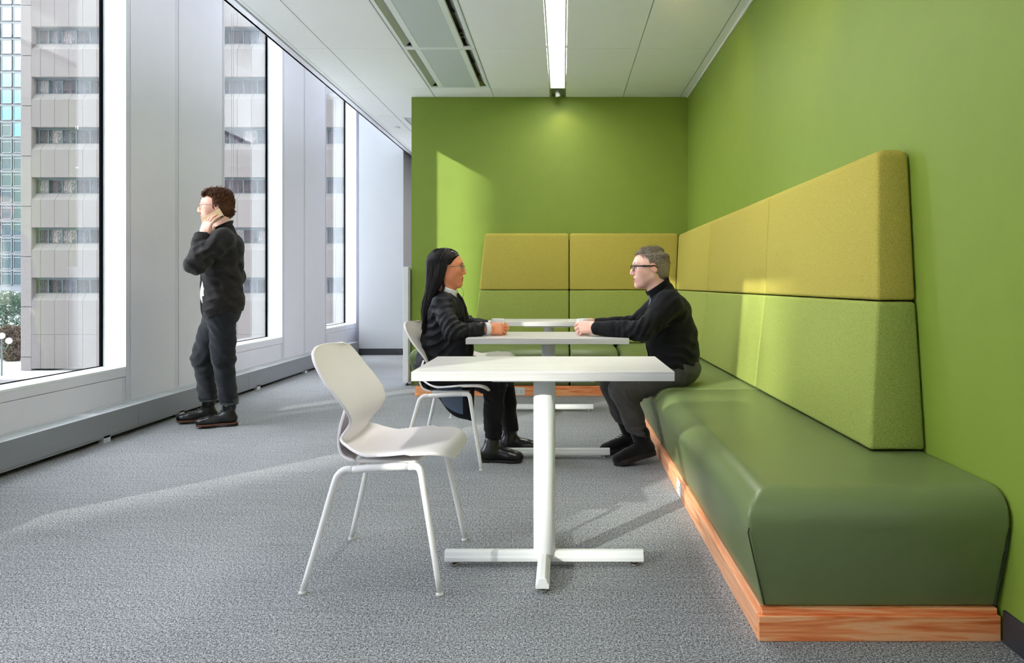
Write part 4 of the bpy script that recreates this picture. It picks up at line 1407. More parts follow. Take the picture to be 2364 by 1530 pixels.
def strands(name, roots, mat, parent, n=3):
    """roots: list of (points array, radius start) -> one mesh of tapered locks"""
    mb_v, mb_f = [], []
    for P, r0 in roots:
        P = np.asarray(P, float); k = len(P)
        d = np.gradient(P, axis=0); d /= np.linalg.norm(d, axis=1)[:, None] + 1e-9
        up = np.array([0.3, 0.7, 0.62]); a = np.cross(d, up); a /= np.linalg.norm(a, axis=1)[:, None] + 1e-9
        b = np.cross(d, a)
        base = len(mb_v)
        for i in range(k):
            t = i / (k - 1); r = r0 * (1 - t) ** 0.6 * (0.6 + 0.4 * min(1, t * 4)) + 0.0002
            for j in range(n):
                an = 2 * math.pi * j / n
                mb_v.append(tuple(P[i] + r * (math.cos(an) * a[i] + math.sin(an) * b[i])))
        for i in range(k - 1):
            for j in range(n):
                j2 = (j + 1) % n
                mb_f.append((base + i * n + j, base + i * n + j2, base + (i + 1) * n + j2, base + (i + 1) * n + j))
    me = bpy.data.meshes.new(name); me.from_pydata(mb_v, [], mb_f)
    me.polygons.foreach_set('use_smooth', [True] * len(me.polygons))
    return link_mesh(name, me, mat, parent)

def hair_mat(name, dark, light, sx=(40, 40, 10), rough=0.38, kind='Object'):
    m_, nt, b = new_mat(name)
    f = noise(nt, coords(nt, sx), 6, 3, 0.6)
    nt.links.new(ramp(nt, f, [(0.3, lin(dark)), (0.7, lin(light))]), b.inputs['Base Color'])
    b.inputs['Roughness'].default_value = rough
    b.inputs['Specular IOR Level'].default_value = 0.3
    bump(nt, b, f, 0.4, 0.002)
    return m_

def cloth(name, dark, light, scale=500, rough=0.85, bs=0.25, sheen=0.15):
    return fabric(name, dark, light, scale, bs, rough, (1, 1, 1), sheen)

def garment(name, prims, h, mat, parent, post=None, root=(0, 0, 0), sm=1):
    v, f = solid(prims, h, post)
    if sm: v = relax(v, f, sm, 0.45)
    return np_mesh(name, v - np.array(root), f, mat, None, parent)

def shoe(parent, root, heel, toe, mats, kind='boot', lift=0.0, shaft=0.13, ankle=None, sole_t=0.018):
    """heel/toe: floor points; builds upper, sole, laces in the world frame, parented to the person"""
    heel, toe = V3(*heel), V3(*toe)
    d = toe - heel; L = np.linalg.norm(d); d = d / L
    # slope of the shoe: heel may be raised
    up = V3(0, 0, 1); up = up - d * (up @ d); up /= np.linalg.norm(up)
    side = np.cross(up, d)
    T = lambda x, y, z: heel + d * (x * L) + side * y + up * z
    R = np.stack([d, side, up])
    top = V3(*ankle) if ankle is not None else T(0.24, 0, shaft)
    st = sole_t
    P = [el(T(0.17, 0, st + 0.030), (0.046, 0.034, 0.040), 0.02, 'u', R),
         el(T(0.74, 0, st + 0.018), (0.070, 0.044, 0.034), 0.02, 'u', R),
         el(T(0.88, 0, st + 0.014), (0.036, 0.036, 0.028), 0.02, 'u', R),
         rc(T(0.27, 0, st + 0.045), T(0.66, 0, st + 0.030), 0.040, 0.030, 0.03),
         rc(T(0.24, 0, st + 0.04), top, 0.042, 0.044 if kind != 'sneaker' else 0.046, 0.03)]
    P.append(bx(T(0.5, 0, st - 0.05), (0.3, 0.1, 0.05), 0.0, 0.004, 's', R))
    e = empty('shoe', tuple(heel - np.array(root)), 0, parent)
    hl = np.array(heel)
    v, f = solid(P, 0.0042); v = relax(v, f, 1, 0.4)
    np_mesh('upper', v - hl, f, mats[0], None, e)
    # sole outline
    out = []
    for t_, w_ in ((0.0, 0.012), (0.02, 0.024), (0.10, 0.034), (0.25, 0.034), (0.42, 0.030), (0.58, 0.038), (0.72, 0.046), (0.84, 0.044), (0.94, 0.031), (0.985, 0.016), (1.0, 0.004)):
        out.append((t_, w_))
    ring = [(t_, w_) for t_, w_ in out] + [(t_, -w_) for t_, w_ in out[::-1]]
    mb = MB()
    n = len(ring)
    def slab(z0, z1, keep=lambda t_: True, grow=0.0, mi=0):
        rr = [q for q in ring if keep(q[0])]
        b0 = [tuple(T(t_, w_ + math.copysign(grow, w_), z0) - hl) for t_, w_ in rr]
        b1 = [tuple(T(t_, w_ + math.copysign(grow, w_), z1) - hl) for t_, w_ in rr]
        k = len(rr)
        mb.add(b0 + b1, [tuple(range(k))[::-1], tuple(range(k, 2 * k))] + [(i, (i + 1) % k, k + (i + 1) % k, k + i) for i in range(k)], mi)
    if kind == 'sneaker':
        slab(0.0, st + 0.012, grow=0.003)
    else:
        slab(st - 0.008, st + 0.002, grow=0.004)
        slab(0.0, st - 0.008, lambda t_: t_ < 0.3, 0.002, 1)
        slab(st - 0.012, st - 0.008, grow=0.002, mi=1)
    mb.build('sole', [mats[1], mats[2]], e, bevel=0.001, seg=1)
    if kind != 'ankle':
        ey = MB(); lc = MB()
        n_l = 6
        for i in range(n_l):
            t_ = 0.62 - 0.065 * i
            zc = st + 0.060 + 0.052 * (i / (n_l - 1)) ** 1.3 if kind == 'boot' else st + 0.062 + 0.045 * i / (n_l - 1)
            wv = 0.018
            for s in (-1, 1):
                p = T(t_, s * wv, zc - 0.004) - hl
                ey.lathe([(0.0042, -0.002), (0.0042, 0.003), (0.0015, 0.004)], c=tuple(p), n=8)
            a = T(t_, -wv, zc) - hl; b = T(t_ - 0.03, wv, zc + 0.006) - hl
            lc.tube([tuple(a), tuple((a + b) / 2 + up * 0.005), tuple(b)], 0.0022, 5)
        for s in (-1, 1):
            c0 = T(0.28, s * 0.006, st + 0.118) - hl
            lc.tube([tuple(c0), tuple(c0 + d * 0.02 + side * s * 0.03 + up * 0.008), tuple(c0 + d * 0.03 + side * s * 0.042 - up * 0.02)], 0.0022, 5)
        if kind == 'boot': ey.build('eyelets', M['chrome'], e)
        lc.build('laces', mats[3], e)
    return e

def collar_band(name, center, R, rx, ry, h, gap, mat, parent, root, flare=0.012, t=0.004, lean=0.0):
    """band round the neck open at the front (+x local) by gap radians"""
    n = 28
    vs_ = []
    c = Vector(center) - Vector(root)
    for lev in range(5):
        z = h * lev / 4
        k = 1 + flare / rx * (lev / 4 - 0.4) * 2
        for i in range(n):
            a = gap / 2 + (2 * math.pi - gap) * i / (n - 1)
            p = R @ Vector((rx * k * math.cos(a) + lean * z, ry * k * math.sin(a), z - 0.35 * rx * math.cos(a) * (0.55)))
            vs_.append(tuple(c + p))
    fs = [(l * n + i, l * n + i + 1, (l + 1) * n + i + 1, (l + 1) * n + i) for l in range(4) for i in range(n - 1)]
    me = bpy.data.meshes.new(name); me.from_pydata(vs_, [], fs)
    me.polygons.foreach_set('use_smooth', [True] * len(me.polygons))
    o = link_mesh(name, me, mat, parent)
    s = o.modifiers.new('solid', 'SOLIDIFY'); s.thickness = t; s.offset = 0
    return o

def spectacles(parent, hf, frame_mat, kind, tube_r=0.0014):
    g = empty('glasses', (0, 0, 0), 0, parent)
    w, hgt = (0.025, 0.016) if kind != 'round' else (0.021, 0.0185)
    for s in (-1, 1):
        pts = []
        n = 24
        ex = 4.0 if kind == 'rect' else 2.6
        for i in range(n + 1):
            a = 2 * math.pi * i / n
            cx = math.copysign(abs(math.cos(a)) ** (2 / ex), math.cos(a)); sz = math.copysign(abs(math.sin(a)) ** (2 / ex), math.sin(a))
            yy = s * 0.034 + w * cx
            pts.append(hf((0.1045 - 0.12 * (abs(yy) - 0.02) ** 1 * 0.25, yy, 0.006 + hgt * sz)))
        MB().tube(pts, tube_r, 6, cap=False).build('rim', frame_mat, g, smooth=True)
        lens = MB(); lens.add(pts[:-1], [tuple(range(n))])
        lo = lens.build('lens', M['lens_glass'], g)
        so = lo.modifiers.new('solid', 'SOLIDIFY'); so.thickness = 0.0012
        th = tube_r * (1.0 if kind != 'thick' else 1.3)
        tp = [hf((0.100, s * 0.060, 0.014)), hf((0.096, s * 0.068, 0.015)), hf((0.055, s * 0.0775, 0.013)), hf((0.010, s * 0.0835, 0.010)), hf((-0.012, s * 0.086, 0.012)), hf((-0.030, s * 0.084, -0.004))]
        MB().tube(tp, [th * 1.3, th * 1.3, th * 1.5, th * 1.4, th, th * 0.8], 6).build('temple_arm', frame_mat, g, smooth=True)
    MB().tube([hf((0.1035, 0.010, 0.012)), hf((0.1065, 0.0, 0.015)), hf((0.1035, -0.010, 0.012))], tube_r, 6).build('bridge', frame_mat, g)
    return g

def short_hair(name, person, R, s, hc, root, mat, mask, length, lift, comb, n, seed, r0=0.0028, grow=0.010, front=0.050, fringe=None):
    """cap shaped by the skull plus many short tapered locks; mask(p)->bool in head frame"""
    prims = [el((-0.012, 0, 0.030), (0.100 + grow, 0.077 + grow * 0.8, 0.086 + grow), 0.01), el((-0.055, 0, -0.02), (0.055 + grow * 0.6, 0.066 + grow * 0.5, 0.07), 0.03)]
    def post(F, X, Y, Z):
        Zl = 0.062 + (X - 0.07) * 0.55        # front hairline rises towards the brow
        side = 0.020 - (X - 0.03) * 0.9
        cut = np.where(X > 0.02, np.maximum(front - Z + (X - 0.02) * 0.55, -1), 0.0)
        cut2 = np.where(X <= 0.02, -0.012 - Z - (X - 0.02) * -0.55 - 0.0, -1)
        cut2 = np.where(X < -0.035, -0.075 - Z, cut2)
        return np.maximum(F, np.maximum(np.where(X > 0.02, cut, -1), np.where(X <= 0.02, cut2, -1)))
    v, f = solid(prims, 0.0036, post)
    v = relax(v, f, 2, 0.5)
    rr = np.random.default_rng(seed)
    v = v + rr.normal(size=v.shape) * 0.0006
    ho = np_mesh(name, xf(v * s, R, hc) - np.array(root), f, mat, None, person)
    roots = []
    c0 = np.array([-0.012, 0, 0.030]); rad = np.array([0.100 + grow * 0.7, 0.077 + grow * 0.6, 0.086 + grow * 0.7])
    tries = 0
    while len(roots) < n and tries < n * 30:
        tries += 1
        d = rr.normal(size=3); d /= np.linalg.norm(d)
        p = c0 + d * rad
        c2 = np.array([-0.055, 0, -0.02]); r2 = np.array([0.055 + grow * 0.6, 0.066 + grow * 0.5, 0.07])
        k2 = np.linalg.norm((p - c2) / r2)
        if k2 < 1: p = c2 + (p - c2) / k2
        if not mask(p): continue
        nrm = d / rad; nrm /= np.linalg.norm(nrm)
        cd = np.array(comb(p)); cd = cd - nrm * (cd @ nrm); cd /= np.linalg.norm(cd) + 1e-9
        cd = cd + rr.normal(size=3) * 0.25
        L = length(p) * rr.uniform(0.6, 1.15); lf = lift(p)
        P = [p - nrm * 0.004, p + cd * L * 0.35 + nrm * lf * 0.6, p + cd * L * 0.72 + nrm * lf, p + cd * L + nrm * lf * 0.85 + rr.normal(size=3) * 0.002]
        roots.append((xf(np.array(P) * s, R, hc) - np.array(root), r0 * s * rr.uniform(0.7, 1.3)))
    if fringe:
        for P, r_ in fringe: roots.append((xf(np.array(P) * s, R, hc) - np.array(root), r_))
    strands('hair_locks', roots, mat, ho)
    return ho

# ------------------------------------------------------------------ materials for the people
M['blk_blazer'] = cloth('black_blazer_cloth', (17, 18, 22), (32, 34, 40), 700, 0.55, 0.1, 0.0)
M['lining'] = plain('blue_grey_lining', (88, 104, 128), 0.5, var=0.15, vscale=9)
M['blk_trouser'] = cloth('black_trouser_cloth', (14, 14, 16), (26, 26, 29), 700, 0.85, 0.15, 0.1)
M['white_shirt'] = cloth('white_shirt_cotton', (214, 214, 214), (236, 236, 236), 600, 0.8, 0.1, 0)
M['blk_leather'] = plain('black_leather', (20, 20, 21), 0.28, var=0.1, vscale=30, bmp=(120, 0.08))
M['blk_rubber'] = plain('black_rubber', (24, 24, 25), 0.6)
M['welt'] = plain('brown_welt', (116, 70, 48), 0.6, var=0.1, vscale=40)
M['blk_lace'] = plain('black_lace', (16, 16, 17), 0.8)
M['charcoal'] = cloth('charcoal_overshirt', (26, 25, 26), (52, 50, 49), 650, 0.9, 0.25, 0.1)
M['denim'] = cloth('washed_black_denim', (20, 21, 25), (50, 53, 59), 300, 0.9, 0.25, 0.1)
M['cuff_denim'] = cloth('turned_denim_cuff', (48, 52, 56), (92, 98, 102), 260, 0.9, 0.25, 0.1)
M['cream_tee'] = cloth('cream_tshirt', (222, 214, 190), (242, 236, 214), 500, 0.85, 0.1, 0)
M['blk_knit'] = cloth('black_knit_jacket', (14, 15, 18), (30, 31, 35), 520, 0.9, 0.25, 0.05)
M['blue_shirt'] = cloth('grey_blue_shirt', (112, 122, 136), (142, 152, 166), 500, 0.85, 0.15, 0)
M['grey_chino'] = cloth('dark_grey_chino', (58, 56, 56), (86, 84, 83), 420, 0.9, 0.2, 0.1)
M['suede'] = cloth('black_suede', (14, 14, 15), (28, 28, 29), 500, 0.95, 0.2, 0.2)
M['gold'] = plain('gold_wire', (178, 150, 96), 0.3, 0.9)
M['steel_wire'] = plain('grey_wire', (110, 104, 100), 0.35, 0.6)
M['tort'] = plain('dark_tortoiseshell', (40, 24, 20), 0.25, var=0.4, vscale=120)
M['clear_frame'] = plain('pale_pink_frame', (180, 140, 134), 0.25)
M['phone'] = plain('beige_phone_case', (196, 168, 124), 0.45, var=0.02)
M['phone_lens'] = plain('phone_lens', (16, 20, 30), 0.1)
M['silver'] = plain('silver_ring', (200, 200, 204), 0.2, 1.0)
M['hair_black'] = hair_mat('long_black_hair', (9, 8, 9), (28, 22, 21), (60, 60, 6), 0.34)
M['hair_brown'] = hair_mat('brown_hair', (50, 27, 15), (116, 70, 40), (50, 50, 50), 0.42)
M['hair_grey'] = hair_mat('grey_brown_hair', (96, 84, 72), (172, 160, 144), (50, 50, 50), 0.5)

# =================================================================== the woman
RW = (-0.75, 4.36, 0.0)
yc = 4.36
w_core = [rc((-0.745, yc, 0.58), (-0.735, yc, 0.72), 0.085, 0.075, 0.05), rc((-0.735, yc, 0.72), (-0.705, yc, 0.90), 0.075, 0.082, 0.05),
          rc((-0.705, yc - 0.12, 0.925), (-0.705, yc + 0.12, 0.925), 0.045, 0.045, 0.04), rc((-0.706, yc, 0.92), (-0.706, yc, 1.0), 0.05, 0.042, 0.03),
          rc((-0.705, yc - 0.14, 0.92), (-0.622, 4.115, 0.772), 0.038, 0.034, 0.03), rc((-0.622, 4.115, 0.772), (-0.455, 4.232, 0.782), 0.034, 0.024, 0.02),
          rc((-0.700, yc + 0.14, 0.92), (-0.605, 4.595, 0.785), 0.038, 0.034, 0.03), rc((-0.605, 4.595, 0.785), (-0.455, 4.430, 0.784), 0.034, 0.024, 0.02),
          rc((-0.745, yc - 0.085, 0.545), (-0.395, 4.265, 0.475), 0.062, 0.045, 0.04), rc((-0.395, 4.265, 0.475), (-0.415, 4.265, 0.10), 0.043, 0.03, 0.03),
          rc((-0.745, yc + 0.085, 0.545), (-0.365, 4.480, 0.475), 0.062, 0.045, 0.04), rc((-0.365, 4.480, 0.475), (-0.325, 4.52, 0.10), 0.043, 0.03, 0.03)]
w_mats = skin_mats('woman', (226, 148, 106), (184, 82, 74), (40, 30, 30))
w_head = dict(c=(-0.700, yc, 1.142), neck=(-0.712, yc, 0.985), yaw=math.radians(1), pitch=math.radians(0), s=0.965, w=0.97, nose=0.3, mouth=0.0015)
curl = lambda a, b, c: (math.radians(a), math.radians(b), math.radians(c))
w_hands = [dict(side=1, wrist=(-0.440, 4.238, 0.786), xd=(0.985, 0.16, -0.03), zd=(-0.1, -0.88, 0.46), curls=[curl(42, 48, 30), curl(46, 52, 30), curl(50, 55, 30), curl(52, 55, 35)], s=0.90, thumb=((0.80, 0.45, -0.42), (0.80, 0.15, -0.60))),
           dict(side=-1, wrist=(-0.440, 4.428, 0.790), xd=(0.985, -0.16, -0.02), zd=(-0.1, 0.88, 0.46), curls=[curl(40, 46, 30), curl(44, 50, 30), curl(48, 52, 30), curl(50, 52, 35)], s=0.90, thumb=((0.80, 0.45, -0.42), (0.80, 0.15, -0.60)))]
woman, WR, ws, whc, whf = build_person('person', 'seated woman with long black hair in a black blazer, holding a mug', RW, w_core, w_head, w_hands, w_mats)
fd = chain(folds(0.0065, 0.11, 5), wrinkles((-0.628, 4.09, 0.79), (0.6, -0.2, -0.5), 0.008, 0.034, 0.065, 1), wrinkles((-0.54, 4.16, 0.79), (0.9, 0.4, 0), 0.006, 0.036, 0.05, 2), wrinkles((-0.70, 4.20, 0.88), (0.3, 0, -1), 0.006, 0.045, 0.06, 3), wrinkles((-0.75, 4.25, 0.70), (0.5, 0, -1), 0.008, 0.05, 0.09, 4), wrinkles((-0.62, 4.60, 0.79), (0.6, 0.2, -0.5), 0.008, 0.034, 0.06, 5))
# shirt body, high collar, thin tie
garment('shirt', [el((-0.700, yc, 0.86), (0.098, 0.125, 0.13), 0.04), rc((-0.706, yc, 0.93), (-0.708, yc, 0.985), 0.060, 0.050, 0.03)], 0.007, M['white_shirt'], woman, None, RW)
Rz = Matrix.Rotation(0, 3, 'Z')
collar_band('shirt_collar', (-0.702, yc, 0.978), Matrix.Rotation(math.radians(10), 3, 'Y'), 0.060, 0.060, 0.052, 0.35, M['white_shirt'], woman, RW, 0.002)
MB().tube([(-0.638 - RW[0], 0, 0.992), (-0.612 - RW[0], 0, 0.955), (-0.592 - RW[0], 0, 0.90), (-0.590 - RW[0], 0, 0.80)], [0.008, 0.011, 0.013, 0.013], 8).build('neck_tie', M['blk_trouser'], woman, smooth=True)
# blazer
def wj_post(F, X, Y, Z):
    F = fd(F, X, Y, Z)
    # open front: a wedge narrowing to the waist button
    wdt = 0.012 + np.clip((Z - 0.78) * 0.22, 0, 0.06)
    front = np.maximum(np.abs(Y - yc) - wdt, -(X + 0.665))
    front = np.maximum(front, 0.74 - Z)
    return np.where(Z > 0.70, np.maximum(np.maximum(F, -front), X + 0.457), np.maximum(F, -front))
blz = [rc((-0.752, yc, 0.55), (-0.740, yc, 0.70), 0.130, 0.105, 0.06), rc((-0.740, yc, 0.70), (-0.705, yc, 0.885), 0.105, 0.108, 0.06),
       el((-0.700, yc, 0.88), (0.112, 0.150, 0.10), 0.05), el((-0.755, yc, 0.57), (0.12, 0.165, 0.12), 0.05), el((-0.640, yc - 0.02, 0.665), (0.100, 0.120, 0.115), 0.05),
       rc((-0.708, yc - 0.125, 0.930), (-0.708, yc + 0.125, 0.930), 0.058, 0.058, 0.04), rc((-0.716, yc, 0.93), (-0.722, yc, 0.972), 0.070, 0.060, 0.03),
       rc((-0.706, yc - 0.145, 0.922), (-0.628, 4.112, 0.772), 0.056, 0.050, 0.03), rc((-0.628, 4.112, 0.772), (-0.452, 4.228, 0.787), 0.051, 0.036, 0.02),
       rc((-0.702, yc + 0.150, 0.918), (-0.612, 4.602, 0.785), 0.063, 0.052, 0.03), rc((-0.612, 4.602, 0.785), (-0.452, 4.436, 0.790), 0.051, 0.036, 0.02),
       rc((-0.75, yc - 0.085, 0.535), (-0.565, 4.275, 0.525), 0.092, 0.080, 0.05), rc((-0.75, yc + 0.085, 0.535), (-0.565, 4.455, 0.525), 0.092, 0.080, 0.05),
       bx((-0.70, yc, 0.36), (0.4, 0.4, 0.10), 0.0, 0.01, 's'),
       rc((-0.70, yc, 1.00), (-0.70, yc, 1.10), 0.056, 0.056, 0.01, 's')]
bl = garment('blazer', blz, 0.0065, M['blk_blazer'], woman, wj_post, RW)
# lapel rolls and buttons
for s in (-1, 1):
    L = spline([(-0.690, yc + s * 0.070, 0.985), (-0.628, yc + s * 0.062, 0.945), (-0.592, yc + s * 0.046, 0.885), (-0.590, yc + s * 0.024, 0.80), (-0.610, yc + s * 0.014, 0.752)], 14)
    v_, f_ = [], []
    for i, p in enumerate(L):
        wd = 0.030 * math.sin(math.pi * min(1, 0.2 + i / 15)) + 0.006
        v_ += [(p[0] - RW[0] + 0.004, p[1] - RW[1], p[2]), (p[0] - RW[0] + 0.002 - wd * 0.35, p[1] - RW[1] + s * wd, p[2] + 0.004)]
    for i in range(len(L) - 1): f_.append((2 * i, 2 * i + 1, 2 * i + 3, 2 * i + 2))
    me = bpy.data.meshes.new('lapel'); me.from_pydata(v_, [], f_); me.polygons.foreach_set('use_smooth', [True] * len(f_))
    lo = link_mesh('lapel', me, M['blk_blazer'], bl)
    so = lo.modifiers.new('solid', 'SOLIDIFY'); so.thickness = 0.005
MB().lathe([(0.006, 0), (0.006, 0.003), (0.004, 0.004)], n=10).build('button', M['chrome'], bl, loc=(-0.553 - RW[0], yc - 0.068 - RW[1], 0.612), rot=(math.radians(90), 0, 0))
for sy, wx, wy in ((-1, -0.438, 4.232), (1, -0.438, 4.432)):
    MB().tube([(-0.456 - RW[0], wy - 0.008 * (1 if sy < 0 else -1) - RW[1], 0.786), (wx + 0.006 - RW[0], wy + 0.004 * -sy - RW[1], 0.787)], [0.0385, 0.0365], 20).build('shirt_cuff', M['white_shirt'], woman, smooth=False)
# coat tail hanging beside the seat, lining towards the viewer
top = spline([(-0.80, 4.20, 0.455), (-0.70, 4.19, 0.448), (-0.60, 4.19, 0.446), (-0.515, 4.20, 0.445)], 12)
bot = spline([(-0.735, 4.30, 0.335), (-0.690, 4.30, 0.270), (-0.620, 4.31, 0.232), (-0.548, 4.32, 0.212)], 12)
v_, f_, mi_ = [], [], []
for i in range(12):
    for j in range(8):
        t_ = j / 7
        p = top[i] * (1 - t_) + bot[i] * t_ + np.array([0, 0.07 * math.sin(t_ * math.pi * 0.5) + 0.008 * math.sin(i * 1.1 + j * 0.6), 0])
        v_.append(tuple(p - np.array(RW)))
for i in range(11):
    for j in range(7):
        a = i * 8 + j; f_.append((a, a + 1, a + 9, a + 8)); mi_.append(1 if (2 <= i <= 7) and j < 6 else 0)
ct = np_mesh('coat_tail', np.array(v_), np.array(f_), [M['blk_blazer'], M['lining']], mi_, woman)
so = ct.modifiers.new('solid', 'SOLIDIFY'); so.thickness = 0.004
# trousers
fd2 = chain(folds(0.005, 0.12, 9), wrinkles((-0.42, 4.25, 0.44), (0.7, 0, 0.7), 0.007, 0.035, 0.06, 2), wrinkles((-0.415, 4.265, 0.16), (0.1, 0, 1), 0.004, 0.04, 0.06, 6))
def w_tpost(F, X, Y, Z):
    F = fd2(F, X, Y, Z)
    return np.maximum(F, np.maximum(0.128 - Z, -1))
garment('trousers', [rc((-0.745, yc - 0.085, 0.540), (-0.398, 4.265, 0.462), 0.084, 0.066, 0.04), rc((-0.398, 4.265, 0.462), (-0.408, 4.265, 0.30), 0.063, 0.056, 0.02), rc((-0.408, 4.265, 0.30), (-0.414, 4.265, 0.09), 0.056, 0.048, 0.02),
                     rc((-0.745, yc + 0.085, 0.540), (-0.372, 4.480, 0.462), 0.084, 0.066, 0.04), rc((-0.372, 4.480, 0.462), (-0.35, 4.50, 0.30), 0.063, 0.056, 0.02), rc((-0.35, 4.50, 0.30), (-0.322, 4.52, 0.09), 0.056, 0.048, 0.02),
                     el((-0.75, yc, 0.55), (0.11, 0.15, 0.09), 0.04)], 0.0065, M['blk_trouser'], woman, w_tpost, RW)
sm_w = [M['blk_leather'], M['blk_rubber'], M['blk_rubber'], M['blk_lace']]
shoe(woman, RW, (-0.488, 4.262, 0), (-0.240, 4.238, 0), sm_w, 'ankle', ankle=(-0.420, 4.264, 0.118), sole_t=0.016)
shoe(woman, RW, (-0.395, 4.530, 0), (-0.148, 4.505, 0), sm_w, 'ankle', ankle=(-0.330, 4.522, 0.130), sole_t=0.016)
for sk_ in (rc((-0.414, 4.265, 0.20), (-0.420, 4.264, 0.09), 0.040, 0.040, 0.01), rc((-0.338, 4.512, 0.20), (-0.330, 4.522, 0.09), 0.040, 0.040, 0.01)):
    garment('sock', [sk_], 0.006, M['blk_trouser'], woman, None, RW)
spectacles(woman, whf, M['steel_wire'], 'rect', 0.0013)
# long hair: volume plus locks
hv = [el((-0.014, 0, 0.036), (0.108, 0.086, 0.092), 0.02), el((-0.058, 0, -0.045), (0.056, 0.076, 0.096), 0.04), rc((-0.078, 0.025, -0.10), (-0.108, 0.035, -0.22), 0.040, 0.028, 0.04), rc((-0.078, -0.025, -0.10), (-0.108, -0.035, -0.22), 0.040, 0.028, 0.04),
      rc((-0.108, 0.035, -0.22), (-0.130, 0.03, -0.37), 0.024, 0.010, 0.03), rc((-0.108, -0.035, -0.22), (-0.130, -0.03, -0.37), 0.024, 0.010, 0.03)]
def hv_post(F, X, Y, Z):
    # free the face: front cut slopes from the hairline back to the ear and down behind the jaw
    line = np.where(Z > 0.02, X - (0.030 + (Z - 0.02) * 0.72), X - (0.010 + np.minimum(Z - 0.02, 0) * 0.10))
    return np.maximum(F, line)
v, f = solid(hv, 0.0048, hv_post); v = relax(v, f, 2, 0.5)
hb = np_mesh('hair', xf(v * ws, WR, whc) - np.array(RW), f, M['hair_black'], None, woman)
rr = np.random.default_rng(21)
roots = []
hcn, hrd = np.array([-0.014, 0, 0.036]), np.array([0.1085, 0.0865, 0.0925])
for i in range(900):
    sd = 1 if rr.uniform() < 0.5 else -1
    p0d = math.radians(rr.uniform(6, 178))
    j = lambda q: rr.normal() * q
    dl = rr.uniform(0.0, 0.005)
    pts = [np.array([-0.014 + 0.082 * math.cos(p0d), 0.003 * sd, 0.0]) ]
    x0 = (pts[0][0] - hcn[0]) / hrd[0]
    pts[0][2] = hcn[2] + hrd[2] * math.sqrt(max(0, 1 - x0 * x0)) + 0.001
    for th in (28, 50, 70, 88):
        pe = min(max(p0d + math.radians(33), math.radians(74) + abs(j(0.08))), math.radians(182))
        ph_ = p0d + (pe - p0d) * (th / 88) ** (0.55 if p0d < 0.9 else 0.9)
        lo_ = max(math.radians(th), 0)
        st_ = math.sin(lo_)
        q = hcn + (hrd + dl + 0.002) * np.array([st_ * math.cos(ph_), st_ * math.sin(ph_) * sd, math.cos(lo_)])
        pts.append(q)
    cs, sn = math.cos(ph_), math.sin(ph_) * sd
    pts.append(np.array([min(-0.034 + 0.096 * cs, -0.004 + j(0.004)), 0.086 * sn + j(0.003), -0.055 + j(0.006)]))
    if p0d < math.radians(45) and rr.uniform() < 0.25:        # short pieces that stay by the jaw
        pts.append(np.array([-0.012 + j(0.006), 0.078 * sn, -0.115])); pts.append(np.array([-0.03 + j(0.01), 0.080 * sn, -0.165]))
    else:
        pts.append(np.array([min(-0.066 + 0.070 * cs, -0.045 + j(0.008)), 0.082 * sn + j(0.003), -0.135]))
        pts.append(np.array([-0.118 + 0.026 * cs + j(0.007), 0.064 * sn + j(0.008), -0.250]))
        pts.append(np.array([-0.138 + j(0.008), 0.050 * sn + j(0.014), -0.35 - rr.uniform(0, 0.095)]))
    nst = spline(pts, 26)
    roots.append((xf(nst * ws, WR, whc) - np.array(RW), rr.uniform(0.0018, 0.0036)))
for i in range(420):        # swept back from the hairline
    sd = 1 if rr.uniform() < 0.5 else -1
    f0 = math.radians(rr.uniform(0, 78)); th0 = 8.0
    while th0 < 88:
        a_ = math.radians(th0); q = hcn + hrd * np.array([math.sin(a_) * math.cos(f0), 0, math.cos(a_)])
        if q[0] > 0.026 + (q[2] - 0.02) * 0.72: break
        th0 += 2
    th0 -= rr.uniform(0, 22); dl = rr.uniform(0.0015, 0.005); fe = math.radians(rr.uniform(92, 130))
    pts = []
    for t_ in (0, 0.25, 0.5, 0.75, 1.0):
        f_ = f0 + (fe - f0) * t_ ** 0.8; a_ = math.radians(th0 + (92 - th0) * t_ ** 1.15)
        pts.append(hcn + (hrd + (dl if t_ > 0 else -0.002)) * np.array([math.sin(a_) * math.cos(f_), math.sin(a_) * math.sin(f_) * sd, math.cos(a_)]))
    cs, sn = math.cos(fe), math.sin(fe) * sd
    pts.append(np.array([-0.040 + 0.09 * cs + j(0.004), 0.088 * sn, -0.055])); pts.append(np.array([-0.070 + 0.07 * cs, 0.082 * sn, -0.135])); pts.append(np.array([-0.122 + j(0.007), 0.062 * sn, -0.25])); pts.append(np.array([-0.138 + j(0.008), 0.05 * sn + j(0.01), -0.38]))
    roots.append((xf(spline(pts, 26) * ws, WR, whc) - np.array(RW), rr.uniform(0.0018, 0.0032)))
strands('hair_locks', roots, M['hair_black'], hb, 4)
# brow strokes and ear drop
for s in (-1, 1):
    MB().tube([whf((0.0985, s * 0.013, 0.0305)), whf((0.0970, s * 0.028, 0.0355)), whf((0.0870, s * 0.047, 0.0310))], [0.0022, 0.0024, 0.0010], 5).build('eyebrow', M['hair_black'], woman)
MB().tube([tuple(q) for q in spline([whf((0.062, 0.03, -0.112)), whf((0.088, 0.034, -0.126)), whf((0.098, 0.034, -0.165)), whf((0.084, 0.034, -0.198))], 16)], 0.0015, 5).build('necklace_loop', M['silver'], woman, smooth=True)

